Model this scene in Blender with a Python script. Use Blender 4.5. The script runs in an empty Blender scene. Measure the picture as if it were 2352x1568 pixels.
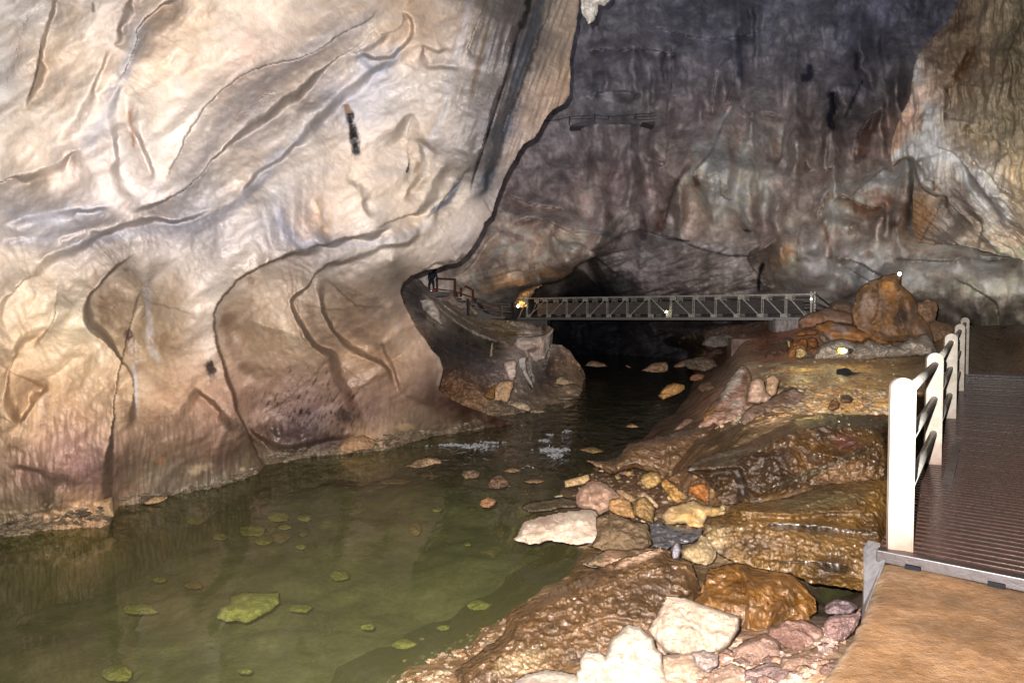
import bpy, math, random
import numpy as np
from mathutils import Vector, Matrix, Euler

# ------------------------------------------------------------------ camera
S = bpy.context.scene
CAMH, PITCH, FPX = 3.0, math.radians(-2.0), 1568.0
cam_d = bpy.data.cameras.new('camera'); cam = bpy.data.objects.new('camera', cam_d)
S.collection.objects.link(cam)
cam.location = (0, 0, CAMH); cam.rotation_euler = (math.radians(90) + PITCH, 0, 0)
cam_d.lens = 24.0; cam_d.sensor_width = 36.0; cam_d.clip_start = 0.05; cam_d.clip_end = 500
S.camera = cam

# ------------------------------------------------------------------ faint light of the cavern
w = bpy.data.worlds.new('World'); S.world = w; w.use_nodes = True
bg = w.node_tree.nodes['Background']
bg.inputs[0].default_value = (0.66, 0.63, 0.69, 1); bg.inputs[1].default_value = 0.10

def lamp(name, loc, power, color, radius=0.03, kind='POINT', rot=None, angle=None, blend=1.0):
    d = bpy.data.lights.new(name, kind); d.energy = power; d.color = color; d.shadow_soft_size = radius
    if kind == 'SPOT': d.spot_size = angle; d.spot_blend = blend
    o = bpy.data.objects.new(name, d); S.collection.objects.link(o); o.location = loc
    if rot: o.rotation_euler = rot
    return o
# the photographer's flash, held just up and left of the lens: the light of this photograph
lamp('flash', (-0.13, 0.02, CAMH + 0.17), 15500, (1.0, 0.935, 0.895), 0.018, 'SPOT',
     (math.radians(96), 0, math.radians(-9)), math.radians(150), 1.0)

S.view_settings.view_transform = 'Standard'; S.view_settings.look = 'None'
S.view_settings.exposure = 0.0; S.view_settings.gamma = 1.0
S.cycles.max_bounces = 5; S.cycles.diffuse_bounces = 3; S.cycles.glossy_bounces = 2
S.cycles.transparent_max_bounces = 8; S.cycles.volume_bounces = 0
S.cycles.sample_clamp_indirect = 3.0; S.cycles.caustics_reflective = False
S.cycles.use_denoising = True

COL = S.collection
R2 = math.radians
# ------------------------------------------------------------------ view geometry (a sight line and a distance give a place)
cp, sp_ = math.cos(PITCH), math.sin(PITCH)
def place(px, py, d):
    px = np.asarray(px, float); py = np.asarray(py, float); d = np.asarray(d, float)
    X = (px - 1176) / FPX * d; U = -(py - 784) / FPX * d
    return np.stack([X + 0*d, d * cp - U * sp_, U * cp + d * sp_ + CAMH], -1)
def dz(px, py, z=0.0):          # distance at which the sight line meets height z
    k = -(py - 784) / FPX * cp + sp_
    return (z - CAMH) / k
def V(px, py, d): return Vector(place(px, py, d).tolist())

# ------------------------------------------------------------------ noise
_r = np.random.RandomState(7)
_perm = np.concatenate([_r.permutation(256)] * 3)
_g = _r.normal(size=(256, 3)); _g /= np.linalg.norm(_g, axis=1)[:, None]
def perlin(p):
    i = np.floor(p).astype(int); f = p - i; i &= 255
    u = f * f * f * (f * (f * 6 - 15) + 10)
    out = 0
    for dx in (0, 1):
        wx = u[:, 0] if dx else 1 - u[:, 0]
        for dy in (0, 1):
            wy = u[:, 1] if dy else 1 - u[:, 1]
            for dz_ in (0, 1):
                wz = u[:, 2] if dz_ else 1 - u[:, 2]
                h = _perm[_perm[_perm[(i[:, 0] + dx) & 255] + ((i[:, 1] + dy) & 255)] + ((i[:, 2] + dz_) & 255)]
                g = _g[h]
                out = out + wx * wy * wz * (g[:, 0] * (f[:, 0] - dx) + g[:, 1] * (f[:, 1] - dy) + g[:, 2] * (f[:, 2] - dz_))
    return out * 1.5
def fbm(p, o=4, gain=.5):
    a, s, out = 1.0, 0, 0
    for k in range(o):
        out = out + a * perlin(p * (2.03 ** k) + 17.3 * k); s += a; a *= gain
    return out / s
def ridged(p, o=4, gain=.5):
    a, s, out = 1.0, 0, 0
    for k in range(o):
        out = out + a * (1 - np.abs(perlin(p * (2.03 ** k) + 9.1 * k)) * 2.2); s += a; a *= gain
    return out / s
def n2(px, py, sx, sy, seed=0, o=3, kind=fbm):
    return kind(np.stack([px / sx, py / sy, np.full_like(px, seed * 7.7 + .37)], -1), o)

# ------------------------------------------------------------------ interpolation of traced readings
def tps(ctrl, lam=1e-3):
    c = np.array([k[:2] for k in ctrl], float) / 500; v = np.array([k[2:] for k in ctrl], float)
    if v.shape[1] > 1: v = np.array([list(k[2:]) for k in ctrl], float)
    n = len(c); r = np.linalg.norm(c[:, None] - c[None], axis=2)
    def ph(r): return r                                   # linear kernel: no overshoot
    A = np.zeros((n + 1, n + 1)); A[:n, :n] = ph(r) - lam * np.eye(n); A[:n, n] = 1; A[n, :n] = 1
    w_ = np.linalg.solve(A, np.vstack([v, np.zeros((1, v.shape[1]))]))
    def f(px, py):
        out = np.empty((len(px), v.shape[1]))
        for s in range(0, len(px), 40000):
            q = np.stack([px[s:s+40000], py[s:s+40000]], -1) / 500
            out[s:s+40000] = ph(np.linalg.norm(q[:, None] - c[None], axis=2)) @ w_[:n] + w_[n]
        return out
    return f
def smooth_line(pts, k=6):
    p = [np.array(q, float) for q in pts]
    if len(p) < 3: return np.array(p)
    p = [2*p[0]-p[1]] + p + [2*p[-1]-p[-2]]; out = []
    for i in range(1, len(p) - 2):
        for t in np.arange(k) / k:
            out.append(.5*((2*p[i])+(-p[i-1]+p[i+1])*t+(2*p[i-1]-5*p[i]+4*p[i+1]-p[i+2])*t*t+(-p[i-1]+3*p[i]-3*p[i+1]+p[i+2])*t**3))
    out.append(p[-2]); return np.array(out)
def line_dist(px, py, L, reach):
    """signed distance (positive to the right of the walking direction), position along 0..1"""
    m = (px > L[:, 0].min()-reach) & (px < L[:, 0].max()+reach) & (py > L[:, 1].min()-reach) & (py < L[:, 1].max()+reach)
    idx = np.nonzero(m)[0]
    if not len(idx): return idx, None, None
    x, y = px[idx], py[idx]; best = np.full(len(idx), 1e9); sg = np.ones(len(idx)); al = np.zeros(len(idx))
    seg = np.diff(L, axis=0); ln = np.linalg.norm(seg, axis=1) + 1e-9; cum = np.concatenate([[0], np.cumsum(ln)])
    for i in range(len(seg)):
        a = L[i]; t = np.clip(((x-a[0])*seg[i,0]+(y-a[1])*seg[i,1])/ln[i]**2, 0, 1)
        dx = x-a[0]-t*seg[i,0]; dy = y-a[1]-t*seg[i,1]; d = np.hypot(dx, dy)
        b = d < best
        best[b] = d[b]; al[b] = (cum[i] + t[b]*ln[i]) / cum[-1]
        sg[b] = np.sign(seg[i,0]*dy[b] - seg[i,1]*dx[b] + 1e-9)
    return idx, best * sg, al
def creases(px, py, lst, soft=3.0, wide=1.0):
    """each: (points, step behind the line, bulge in front of it, width behind, width in front)"""
    out = np.zeros(len(px))
    for pts, A, B, w1, w2 in lst:
        w1, w2 = w1 * (wide * 1.8 if wide > 1 and abs(A) >= .2 else wide), w2 * wide
        L = smooth_line(pts, 5); reach = 3.2 * max(w1, w2)
        idx, d, al = line_dist(px, py, L, reach)
        if not len(idx): continue
        e = np.clip(al / .2, 0, 1) * np.clip((1 - al) / .2, 0, 1); e = e * e * (3 - 2 * e)
        ax = L[0, 0] * .01 + al * 3; vr = np.clip(.95 + .8 * perlin(np.stack([ax, ax * 0 + len(pts), ax * 0 + .5], -1)), .4, 1.5); e = e * vr * (1 - np.clip(np.abs(d) / reach, 0, 1) ** 2) ** 2
        sv = 1.0
        if wide > 1:
            k_ = np.clip(1.9 * perlin(np.stack([al * 2.6 + L[0, 1] * .013, al * 0 + .3, al * 0 + len(pts) * 1.7 + L[0, 0] * .01], -1)) + .30, 0, 1)
            sv = .8 + 10.0 * k_ * k_ * (3 - 2 * k_)
        q = np.clip((d + 1.0) / (np.maximum(soft * sv, 1 if abs(A) >= .27 else soft * 4.5)), 0, 1); q = q * q * (3 - 2 * q)
        out[idx] += (q * A * np.exp(-np.abs(d) / w1) - (1 - q) * B * np.exp(-(d / w2) ** 2)) * e
    return out
def paint(px, py, col, lst):
    """patches and streaks of pigment: ('l', points, width, rgb, strength) or ('e', cx, cy, rx, ry, angle, rgb, strength)"""
    nz = n2(px, py, 26, 26, 3, 4); nf = n2(px, py, 7, 16, 5, 3)
    for s in lst:
        if s[0] == 'l':
            _, pts, wd, rgb, st = s
            idx, d, al = line_dist(px, py, smooth_line(pts, 4), wd * 2.5 + 6)
            if not len(idx): continue
            e = np.clip(al / .1, 0, 1) * np.clip((1 - al) / .1, 0, 1)
            k = np.clip(1.4 - np.abs(d) / wd + nz[idx] * .9 + nf[idx] * .7, 0, 1) * (0.25 + .75 * e) * st
        else:
            _, cx, cy, rx, ry, an, rgb, st = s
            c_, s_ = math.cos(R2(an)), math.sin(R2(an))
            x = ((px-cx)*c_ + (py-cy)*s_) / rx; y = (-(px-cx)*s_ + (py-cy)*c_) / ry
            idx = np.nonzero(x*x + y*y < 2.6)[0]
            k = np.clip((1.15 - np.hypot(x[idx], y[idx])) * 1.6 + nz[idx] * 1.1 + nf[idx] * .8, 0, 1) * st
        k = (k * k * (3 - 2 * k))[:, None]
        col[idx] = col[idx] * (1 - k) + np.array(rgb) * k
    return col

# ------------------------------------------------------------------ meshes
def link(name, me, parent=None, mats=None):
    o = bpy.data.objects.new(name, me); COL.objects.link(o)
    if parent is not None: o.parent = parent
    for m in (mats or []): me.materials.append(m)
    return o
def raw(name, verts, quads, tint=None, smooth=True):
    me = bpy.data.meshes.new(name)
    verts = np.asarray(verts, np.float32); quads = np.asarray(quads, np.int32)
    me.vertices.add(len(verts)); me.vertices.foreach_set('co', verts.ravel())
    n = quads.shape[1]
    me.loops.add(quads.size); me.loops.foreach_set('vertex_index', quads.ravel())
    me.polygons.add(len(quads)); me.polygons.foreach_set('loop_start', np.arange(0, quads.size, n, dtype=np.int32))
    me.polygons.foreach_set('use_smooth', np.full(len(quads), smooth))
    if tint is not None:
        a = me.color_attributes.new('tint', 'FLOAT_COLOR', 'POINT')
        t = np.ones((len(verts), 4), np.float32); tint = np.asarray(tint); t[:, :3] = np.clip(tint[:, :3], 0.004, .95)
        if tint.shape[1] == 4: t[:, 3] = tint[:, 3]
        a.data.foreach_set('color', t.ravel())
    me.update(calc_edges=True); me.validate(); return me
def inside(px, py, poly):
    r = np.zeros(px.shape, bool); n = len(poly)
    for i in range(n):
        x1, y1 = poly[i]; x2, y2 = poly[(i + 1) % n]
        if y1 == y2: continue
        c = ((y1 > py) != (y2 > py)) & (px < (x2 - x1) * (py - y1) / (y2 - y1) + x1)
        r ^= c
    return r
def closed_dist(px, py, poly):
    best = np.full(len(px), 1e9); qx = px.copy(); qy = py.copy(); n = len(poly)
    for i in range(n):
        a = poly[i]; s = poly[(i + 1) % n] - a; l2 = (s * s).sum() + 1e-9
        t = np.clip(((px-a[0])*s[0] + (py-a[1])*s[1]) / l2, 0, 1)
        x = a[0]+t*s[0]; y = a[1]+t*s[1]; d = np.hypot(px-x, py-y); b = d < best
        best[b] = d[b]; qx[b] = x[b]; qy[b] = y[b]
    return best, qx, qy
def grid(poly, step, seed=0, rough=0.0):
    poly = np.array(poly, float)
    if rough:
        q = []; rough_ = rough
        for i in range(len(poly)):
            a, b = poly[i], poly[(i+1) % len(poly)]; k = max(1, int(np.linalg.norm(b-a) / (step*1.6)))
            for j in range(k): q.append(a + (b-a)*j/k)
        q = np.array(q); nx = n2(q[:,0], q[:,1], 22, 22, seed+1, 3); ny = n2(q[:,0], q[:,1], 22, 22, seed+9, 3)
        poly = q + np.stack([nx, ny], -1) * rough + np.stack([n2(q[:,0], q[:,1], 7, 7, seed+3, 2), n2(q[:,0], q[:,1], 7, 7, seed+5, 2)], -1) * rough * .6
    x0, y0 = poly.min(0) - step; x1, y1 = poly.max(0) + step
    xs = np.arange(x0, x1 + step, step); ys = np.arange(y0, y1 + step, step)
    cx, cy = np.meshgrid(xs[:-1] + step/2, ys[:-1] + step/2)
    keep = inside(cx, cy, poly)
    j, i = np.nonzero(keep); W_ = len(xs)
    q = np.stack([j*W_+i, (j+1)*W_+i, (j+1)*W_+i+1, j*W_+i+1], -1)
    used, inv = np.unique(q, return_inverse=True); q = inv.reshape(q.shape)
    px = xs[used % W_].copy(); py = ys[used // W_].copy()
    e = np.concatenate([q[:, [k, (k+1) % 4]] for k in range(4)])
    key = e[:, 0].astype(np.int64) * (len(px)+1) + e[:, 1]; rev = e[:, 1].astype(np.int64) * (len(px)+1) + e[:, 0]
    be = e[~np.isin(key, rev)]; bv = np.unique(be)
    dd, qx, qy = closed_dist(px[bv], py[bv], poly); ok = dd < 1.8 * step
    px[bv[ok]] = qx[ok]; py[bv[ok]] = qy[ok]
    return poly, px, py, q, be, bv
def sheet(name, poly, step, depth, color, mat, back=2.0, seed=0, rough=0.0):
    """a face of rock traced as an outline, with its own distance everywhere and a flank running back behind it"""
    poly, px, py, q, be, bv = grid(poly, step, seed, rough)
    d = depth(px, py); c = color(px, py); P = place(px, py, d)
    m = np.full(len(px), -1); m[bv] = np.arange(len(bv)) + len(px)
    cx, cy = poly.mean(0)
    P2 = place(px[bv] - (px[bv]-cx)*.004, py[bv] - (py[bv]-cy)*.004, d[bv] + back)
    q2 = np.stack([be[:, 1], be[:, 0], m[be[:, 0]], m[be[:, 1]]], -1)
    me = raw(name, np.concatenate([P, P2]), np.concatenate([q, q2]), np.concatenate([c, c[bv] * .9]))
    return link(name, me, None, [mat])
def tag(o, label=None, cat=None, group=None, kind=None):
    if label: o['label'] = label
    if cat: o['category'] = cat
    if group: o['group'] = group
    if kind: o['kind'] = kind
    return o
def stone(name, poly, d, rgb, mat, label, cat='rock', thick=None, tilt=None, flat=.82, group=None, step=None, noise=.05, seed=None, rough=4.5, lines=(), stains=(), rgb2=None, back=.8):
    """one boulder: outline, distance of its middle, thickness in metres; facets grow from its edges"""
    P0 = np.array(poly, float); seed = seed if seed is not None else int(abs(P0.sum())) % 97
    ext = P0.max(0) - P0.min(0); step = step or max(1.6, min(3.2, max(ext) / 42))
    poly, px, py, q, be, bv = grid(poly, step, seed, min(rough, ext.min() * .085))
    sc = d / FPX; ht = ext[1] * sc; wd = min(ext) * sc
    thick = thick if thick is not None else wd * .42
    tilt = tilt if tilt is not None else ht * .8
    dist, _, _ = closed_dist(px, py, poly); dist[bv] = 0
    cx, cy = (P0.max(0) + P0.min(0)) / 2
    s = dist / (dist.max() + 1e-6)
    rnd = np.random.RandomState(seed); prof = np.minimum(np.sqrt(np.clip(s * 2.2, 0, 9)), 1.25)
    x = (px - cx) / ext[0] * 2; y = (py - cy) / ext[1] * 2
    fac = np.full(len(px), 9.0)
    for k in range(6):
        a = k * 1.047 + rnd.uniform(-.5, .5); sl = rnd.uniform(.25, 1.0)
        fac = np.minimum(fac, rnd.uniform(.62, 1.05) + sl * (x * math.cos(a) + y * math.sin(a)))
    fac2 = np.full(len(px), 9.0)
    for k in range(7):
        a = rnd.uniform(0, 6.28); ox, oy = rnd.uniform(-.5, .5, 2)
        fac2 = np.minimum(fac2, np.abs((x - ox) * math.cos(a) + (y - oy) * math.sin(a)) * rnd.uniform(.5, 1.1) + rnd.uniform(.0, .22))
    prof = np.minimum(s * (4.2 if flat < .84 else 8.5), 1) * (flat * np.clip(fac, .08, 2) + (1 - flat) * np.minimum(1, prof)) ; prof = prof + 0 * (flat * np.clip(fac, .15, 2) + (1 - flat) * .9) + flat * fac2 * .30 * np.clip(s * 4, 0, 1)
    big = max(ext) * .35
    prof = prof + s ** .5 * (n2(px, py, big, big, seed, 4) * .42)
    prof[bv] = 0
    base = d - y * tilt / 2
    df = base - prof * thick + creases(px, py, lines)
    df = df + n2(px, py, 16, 12, seed + 2, 4) * noise * 1.3 * d / 6 * np.clip(s * 6, 0, 1) + n2(px, py, 6, 5, seed + 6, 2) * noise * .3 * d / 6
    P = place(px, py, df)
    inn = np.ones(len(px), bool); inn[bv] = False; m = np.arange(len(px)); m2 = m.copy(); m2[inn] = len(px) + np.arange(inn.sum())
    B = place(px[inn], py[inn], (base + prof * thick * back)[inn])
    gain = .66 if d < 11 else (.84 if d < 16 else 1.15)  # nearer stones get a darker colour, offsetting how strongly the flash hits them
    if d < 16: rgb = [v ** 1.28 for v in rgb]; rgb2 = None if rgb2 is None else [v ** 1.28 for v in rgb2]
    c = np.array(rgb)[None] * (1 + .22 * n2(px, py, 30, 30, seed + 4, 4)[:, None])
    if rgb2 is not None:
        k = np.clip(.5 + 2.2 * n2(px, py, big * .6, big * .6, seed + 5, 4), 0, 1)[:, None]
        c = c * (1 - k) + np.array(rgb2)[None] * k
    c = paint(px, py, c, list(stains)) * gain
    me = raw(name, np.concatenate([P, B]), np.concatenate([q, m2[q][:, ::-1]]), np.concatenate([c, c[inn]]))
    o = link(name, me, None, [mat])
    return tag(o, label, cat, group)

# ------------------------------------------------------------------ materials
def newmat(name):
    m = bpy.data.materials.new(name); m.use_nodes = True; nt = m.node_tree
    return m, nt, nt.nodes['Principled BSDF']
def N(nt, t, **kw):
    n = nt.nodes.new(t)
    for k, v in kw.items():
        if k.startswith('i_'): n.inputs[k[2:].replace('_', ' ')].default_value = v
        else: setattr(n, k, v)
    return n
def rock_mat(name, sc=1.0, bump=.03, rough=(.55, .85), spec=.4, mott=.35, scallop=0.0, scs=6.0, fine=60, stretch=(1, 1, 1), coat=0.0, grain=.34):
    m, nt, b = newmat(name); L = nt.links.new
    tc = N(nt, 'ShaderNodeNewGeometry'); mp = N(nt, 'ShaderNodeMapping'); mp.inputs['Scale'].default_value = [sc * s for s in stretch]
    L(tc.outputs['Position'], mp.inputs['Vector'])
    at = N(nt, 'ShaderNodeAttribute', attribute_name='tint')
    n1 = N(nt, 'ShaderNodeTexNoise', i_Scale=1.3, i_Detail=8, i_Roughness=.6, i_Distortion=.12)
    n2_ = N(nt, 'ShaderNodeTexNoise', i_Scale=9.0, i_Detail=7, i_Roughness=.7, i_Distortion=.05)
    n3 = N(nt, 'ShaderNodeTexNoise', i_Scale=float(fine), i_Detail=4, i_Roughness=.6)
    for n in (n1, n2_, n3): L(mp.outputs[0], n.inputs['Vector'])
    def mul(src, lo, hi, a=.3, z=.7):
        r = N(nt, 'ShaderNodeMapRange'); r.inputs[1].default_value = a; r.inputs[2].default_value = z
        r.inputs[3].default_value = lo; r.inputs[4].default_value = hi; L(src, r.inputs[0]); return r.outputs[0]
    v = N(nt, 'ShaderNodeMath', operation='MULTIPLY'); L(mul(n1.outputs[0], 1-mott, 1+mott*.7), v.inputs[0]); L(mul(n2_.outputs[0], 1-mott*.8, 1+mott*.6), v.inputs[1])
    vm = N(nt, 'ShaderNodeVectorMath', operation='SCALE'); L(at.outputs['Color'], vm.inputs[0]); L(v.outputs[0], vm.inputs['Scale'])
    hs = N(nt, 'ShaderNodeHueSaturation'); L(vm.outputs[0], hs.inputs['Color']); L(mul(n2_.outputs[0], 1.12, .88), hs.inputs['Saturation'])
    L(hs.outputs[0], b.inputs['Base Color'])
    wt = N(nt, 'ShaderNodeMix', data_type='FLOAT'); L(at.outputs['Alpha'], wt.inputs[0]); wt.inputs[2].default_value = .10     # alpha below one marks wet film
    L(mul(n1.outputs[0], rough[0], rough[1], .38, .6), wt.inputs[3]); L(wt.outputs[0], b.inputs['Roughness'])
    b.inputs['Specular IOR Level'].default_value = spec
    h = N(nt, 'ShaderNodeMath', operation='MULTIPLY_ADD'); L(n2_.outputs[0], h.inputs[0]); h.inputs[1].default_value = .8; L(n1.outputs[0], h.inputs[2])
    h2 = N(nt, 'ShaderNodeMath', operation='MULTIPLY_ADD'); L(n3.outputs[0], h2.inputs[0]); h2.inputs[1].default_value = grain; L(h.outputs[0], h2.inputs[2])
    last = h2
    if scallop:
        wv = N(nt, 'ShaderNodeTexVoronoi', feature='SMOOTH_F1', i_Scale=scs); wv.inputs['Smoothness'].default_value = .35
        dm = N(nt, 'ShaderNodeVectorMath', operation='MULTIPLY_ADD'); L(n1.outputs['Color'], dm.inputs[0]); dm.inputs[1].default_value = (.35, .35, .35); L(mp.outputs[0], dm.inputs[2])
        L(dm.outputs[0], wv.inputs['Vector'])
        h3 = N(nt, 'ShaderNodeMath', operation='MULTIPLY_ADD'); L(wv.outputs[0], h3.inputs[0]); h3.inputs[1].default_value = scallop; L(h2.outputs[0], h3.inputs[2]); last = h3
    bp = N(nt, 'ShaderNodeBump', i_Strength=1.0); L(last.outputs[0], bp.inputs['Height']); L(bp.outputs[0], b.inputs['Normal'])
    bd = N(nt, 'ShaderNodeMapRange'); L(at.outputs['Alpha'], bd.inputs[0]); bd.inputs[3].default_value = bump * 4; bd.inputs[4].default_value = bump; L(bd.outputs[0], bp.inputs['Distance'])
    if coat:
        b.inputs['Coat Weight'].default_value = coat; b.inputs['Coat Roughness'].default_value = .12; L(bp.outputs[0], b.inputs['Coat Normal'])
    return m
def plain(name, rgb, rough=.5, metal=0.0, var=.25, scale=12.0, bump=.002, emit=None, power=0, stretch=(1, 1, 1), rust=None):
    m, nt, b = newmat(name); L = nt.links.new
    tc = N(nt, 'ShaderNodeNewGeometry'); mp = N(nt, 'ShaderNodeMapping'); mp.inputs['Scale'].default_value = stretch; L(tc.outputs['Position'], mp.inputs[0])
    n = N(nt, 'ShaderNodeTexNoise', i_Scale=scale, i_Detail=7, i_Roughness=.65); L(mp.outputs[0], n.inputs['Vector'])
    r = N(nt, 'ShaderNodeValToRGB'); e = r.color_ramp.elements; e[0].position = .35; e[1].position = .68
    lo = rust if rust else tuple(c * (1 - var) for c in rgb)
    e[0].color = (*lo, 1); e[1].color = (*[min(1, c * (1 + var * .6)) for c in rgb], 1)
    L(n.outputs[0], r.inputs[0]); L(r.outputs[0], b.inputs['Base Color'])
    b.inputs['Roughness'].default_value = rough; b.inputs['Metallic'].default_value = metal
    bp = N(nt, 'ShaderNodeBump', i_Strength=.8, i_Distance=bump); L(n.outputs[0], bp.inputs['Height']); L(bp.outputs[0], b.inputs['Normal'])
    if emit:
        b.inputs['Emission Color'].default_value = (*emit, 1); b.inputs['Emission Strength'].default_value = power
    return m

M_wall = rock_mat('limestone', 1.0, .0085, (.34, .75), .4, .14, fine=34, grain=.9)
M_far = rock_mat('far_limestone', .35, .045, (.55, .9), .3, .35, fine=30, grain=.5)
M_bank = rock_mat('wet_bank_rock', 1.6, .06, (.16, .55), .5, .50, .6, 7.0, fine=34)
M_wet = rock_mat('wet_brown_flowstone', 1.5, .030, (.14, .34), .5, .45, .9, 9.5, fine=34, coat=.8)
M_dry = rock_mat('broken_limestone', 2.4, .045, (.5, .85), .3, .34, fine=30)
M_soot = rock_mat('dark_wet_rock', .9, .09, (.2, .5), .5, .5, .4, 5.0)
M_bed = rock_mat('silt', 1.2, .03, (.8, .95), .1, .35)
M_grav = rock_mat('gravel_ground', 2.2, .06, (.4, .8), .4, .55, 1.2, 8.0)
# ================================================================== LEFT CAVE WALL
LW = [(-420,-330),(1350,-330),(1345,-150),(1332,0),(1326,50),(1315,100),(1308,140),(1311,175),(1308,215),(1296,238),(1270,252),(1250,275),(1238,300),(1226,318),
      (1205,330),(1190,352),(1168,390),(1150,430),(1138,462),(1128,495),(1112,512),(1100,545),(1082,572),(1068,590),(1050,603),(1015,612),(975,622),(945,632),(926,648),(919,668),
      (926,695),(940,722),(955,748),(972,775),(990,800),(1010,822),(1018,845),(1012,872),(1008,895),(1030,915),(1075,935),(1120,952),(1180,972),(1200,1000),(1180,1060),(1100,1330),(-420,1500)]
dw = lambda x, y: float(dz(x, y, 0.0))
lw_d = tps([(-400,-300,7.2),(0,-300,8.0),(600,-300,10.2),(1000,-300,12.6),(1350,-300,15.5),
   (0,0,8.1),(200,150,8.7),(0,420,9.0),(330,430,9.0),(150,300,8.8),(450,150,9.6),(650,60,10.3),(850,60,11.4),(1050,60,12.7),(1180,60,14.0),(1230,150,14.3),(1330,0,16.2),(1308,180,15.6),
   (-400,200,7.0),(-400,700,7.2),(0,560,8.6),(200,560,9.1),(450,560,10.3),(600,560,11.0),(750,590,11.9),(900,600,13.0),(1060,590,14.8),(960,610,14.2),
   (600,300,10.6),(750,330,11.6),(900,330,12.5),(850,500,12.0),(1050,330,13.6),(1000,480,13.4),(1150,400,14.6),(1240,280,15.0),
   (100,750,9.1),(0,900,8.8),(150,900,9.6),(240,700,10.0),(330,700,10.9),(450,720,11.2),(540,760,12.6),(650,750,13.0),(700,660,13.0),(800,700,14.0),(900,700,15.0),(935,720,16.0),(930,650,15.6),
   (400,880,11.2),(250,1050,9.9),(120,1100,9.1),(540,960,12.4),(650,900,13.6),(750,900,14.4),(850,880,15.2),(980,850,16.4),(900,950,16.0),(1010,890,17.2),(1000,960,17.2),
   (0,1226,dw(0,1226)),(130,1208,dw(130,1208)),(255,1189,dw(255,1189)),(275,1160,dw(275,1160)),(400,1130,dw(400,1130)),(500,1115,dw(500,1115)),(592,1085,dw(592,1085)),
   (612,1066,dw(612,1066)),(740,1050,dw(740,1050)),(870,1032,dw(870,1032)),(1000,1000,dw(1000,1000)),(1100,985,dw(1100,985)),(1180,973,dw(1180,973)),
   (-400,1290,dw(-400,1290)),(0,1300,8.9),(300,1300,10.2),(600,1250,12.4),(900,1150,15.0),(1100,1100,18.0),(-400,1490,7.2),(1100,1320,17.0)])
Z1 = lambda pts: [(x * .41667, y * .41667) for x, y in pts]
Z2 = lambda pts: [(718.7 + x * .41667, y * .41667) for x, y in pts]
Z4 = lambda pts: [(x * .4444, 588 + y * .4444) for x, y in pts]
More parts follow.
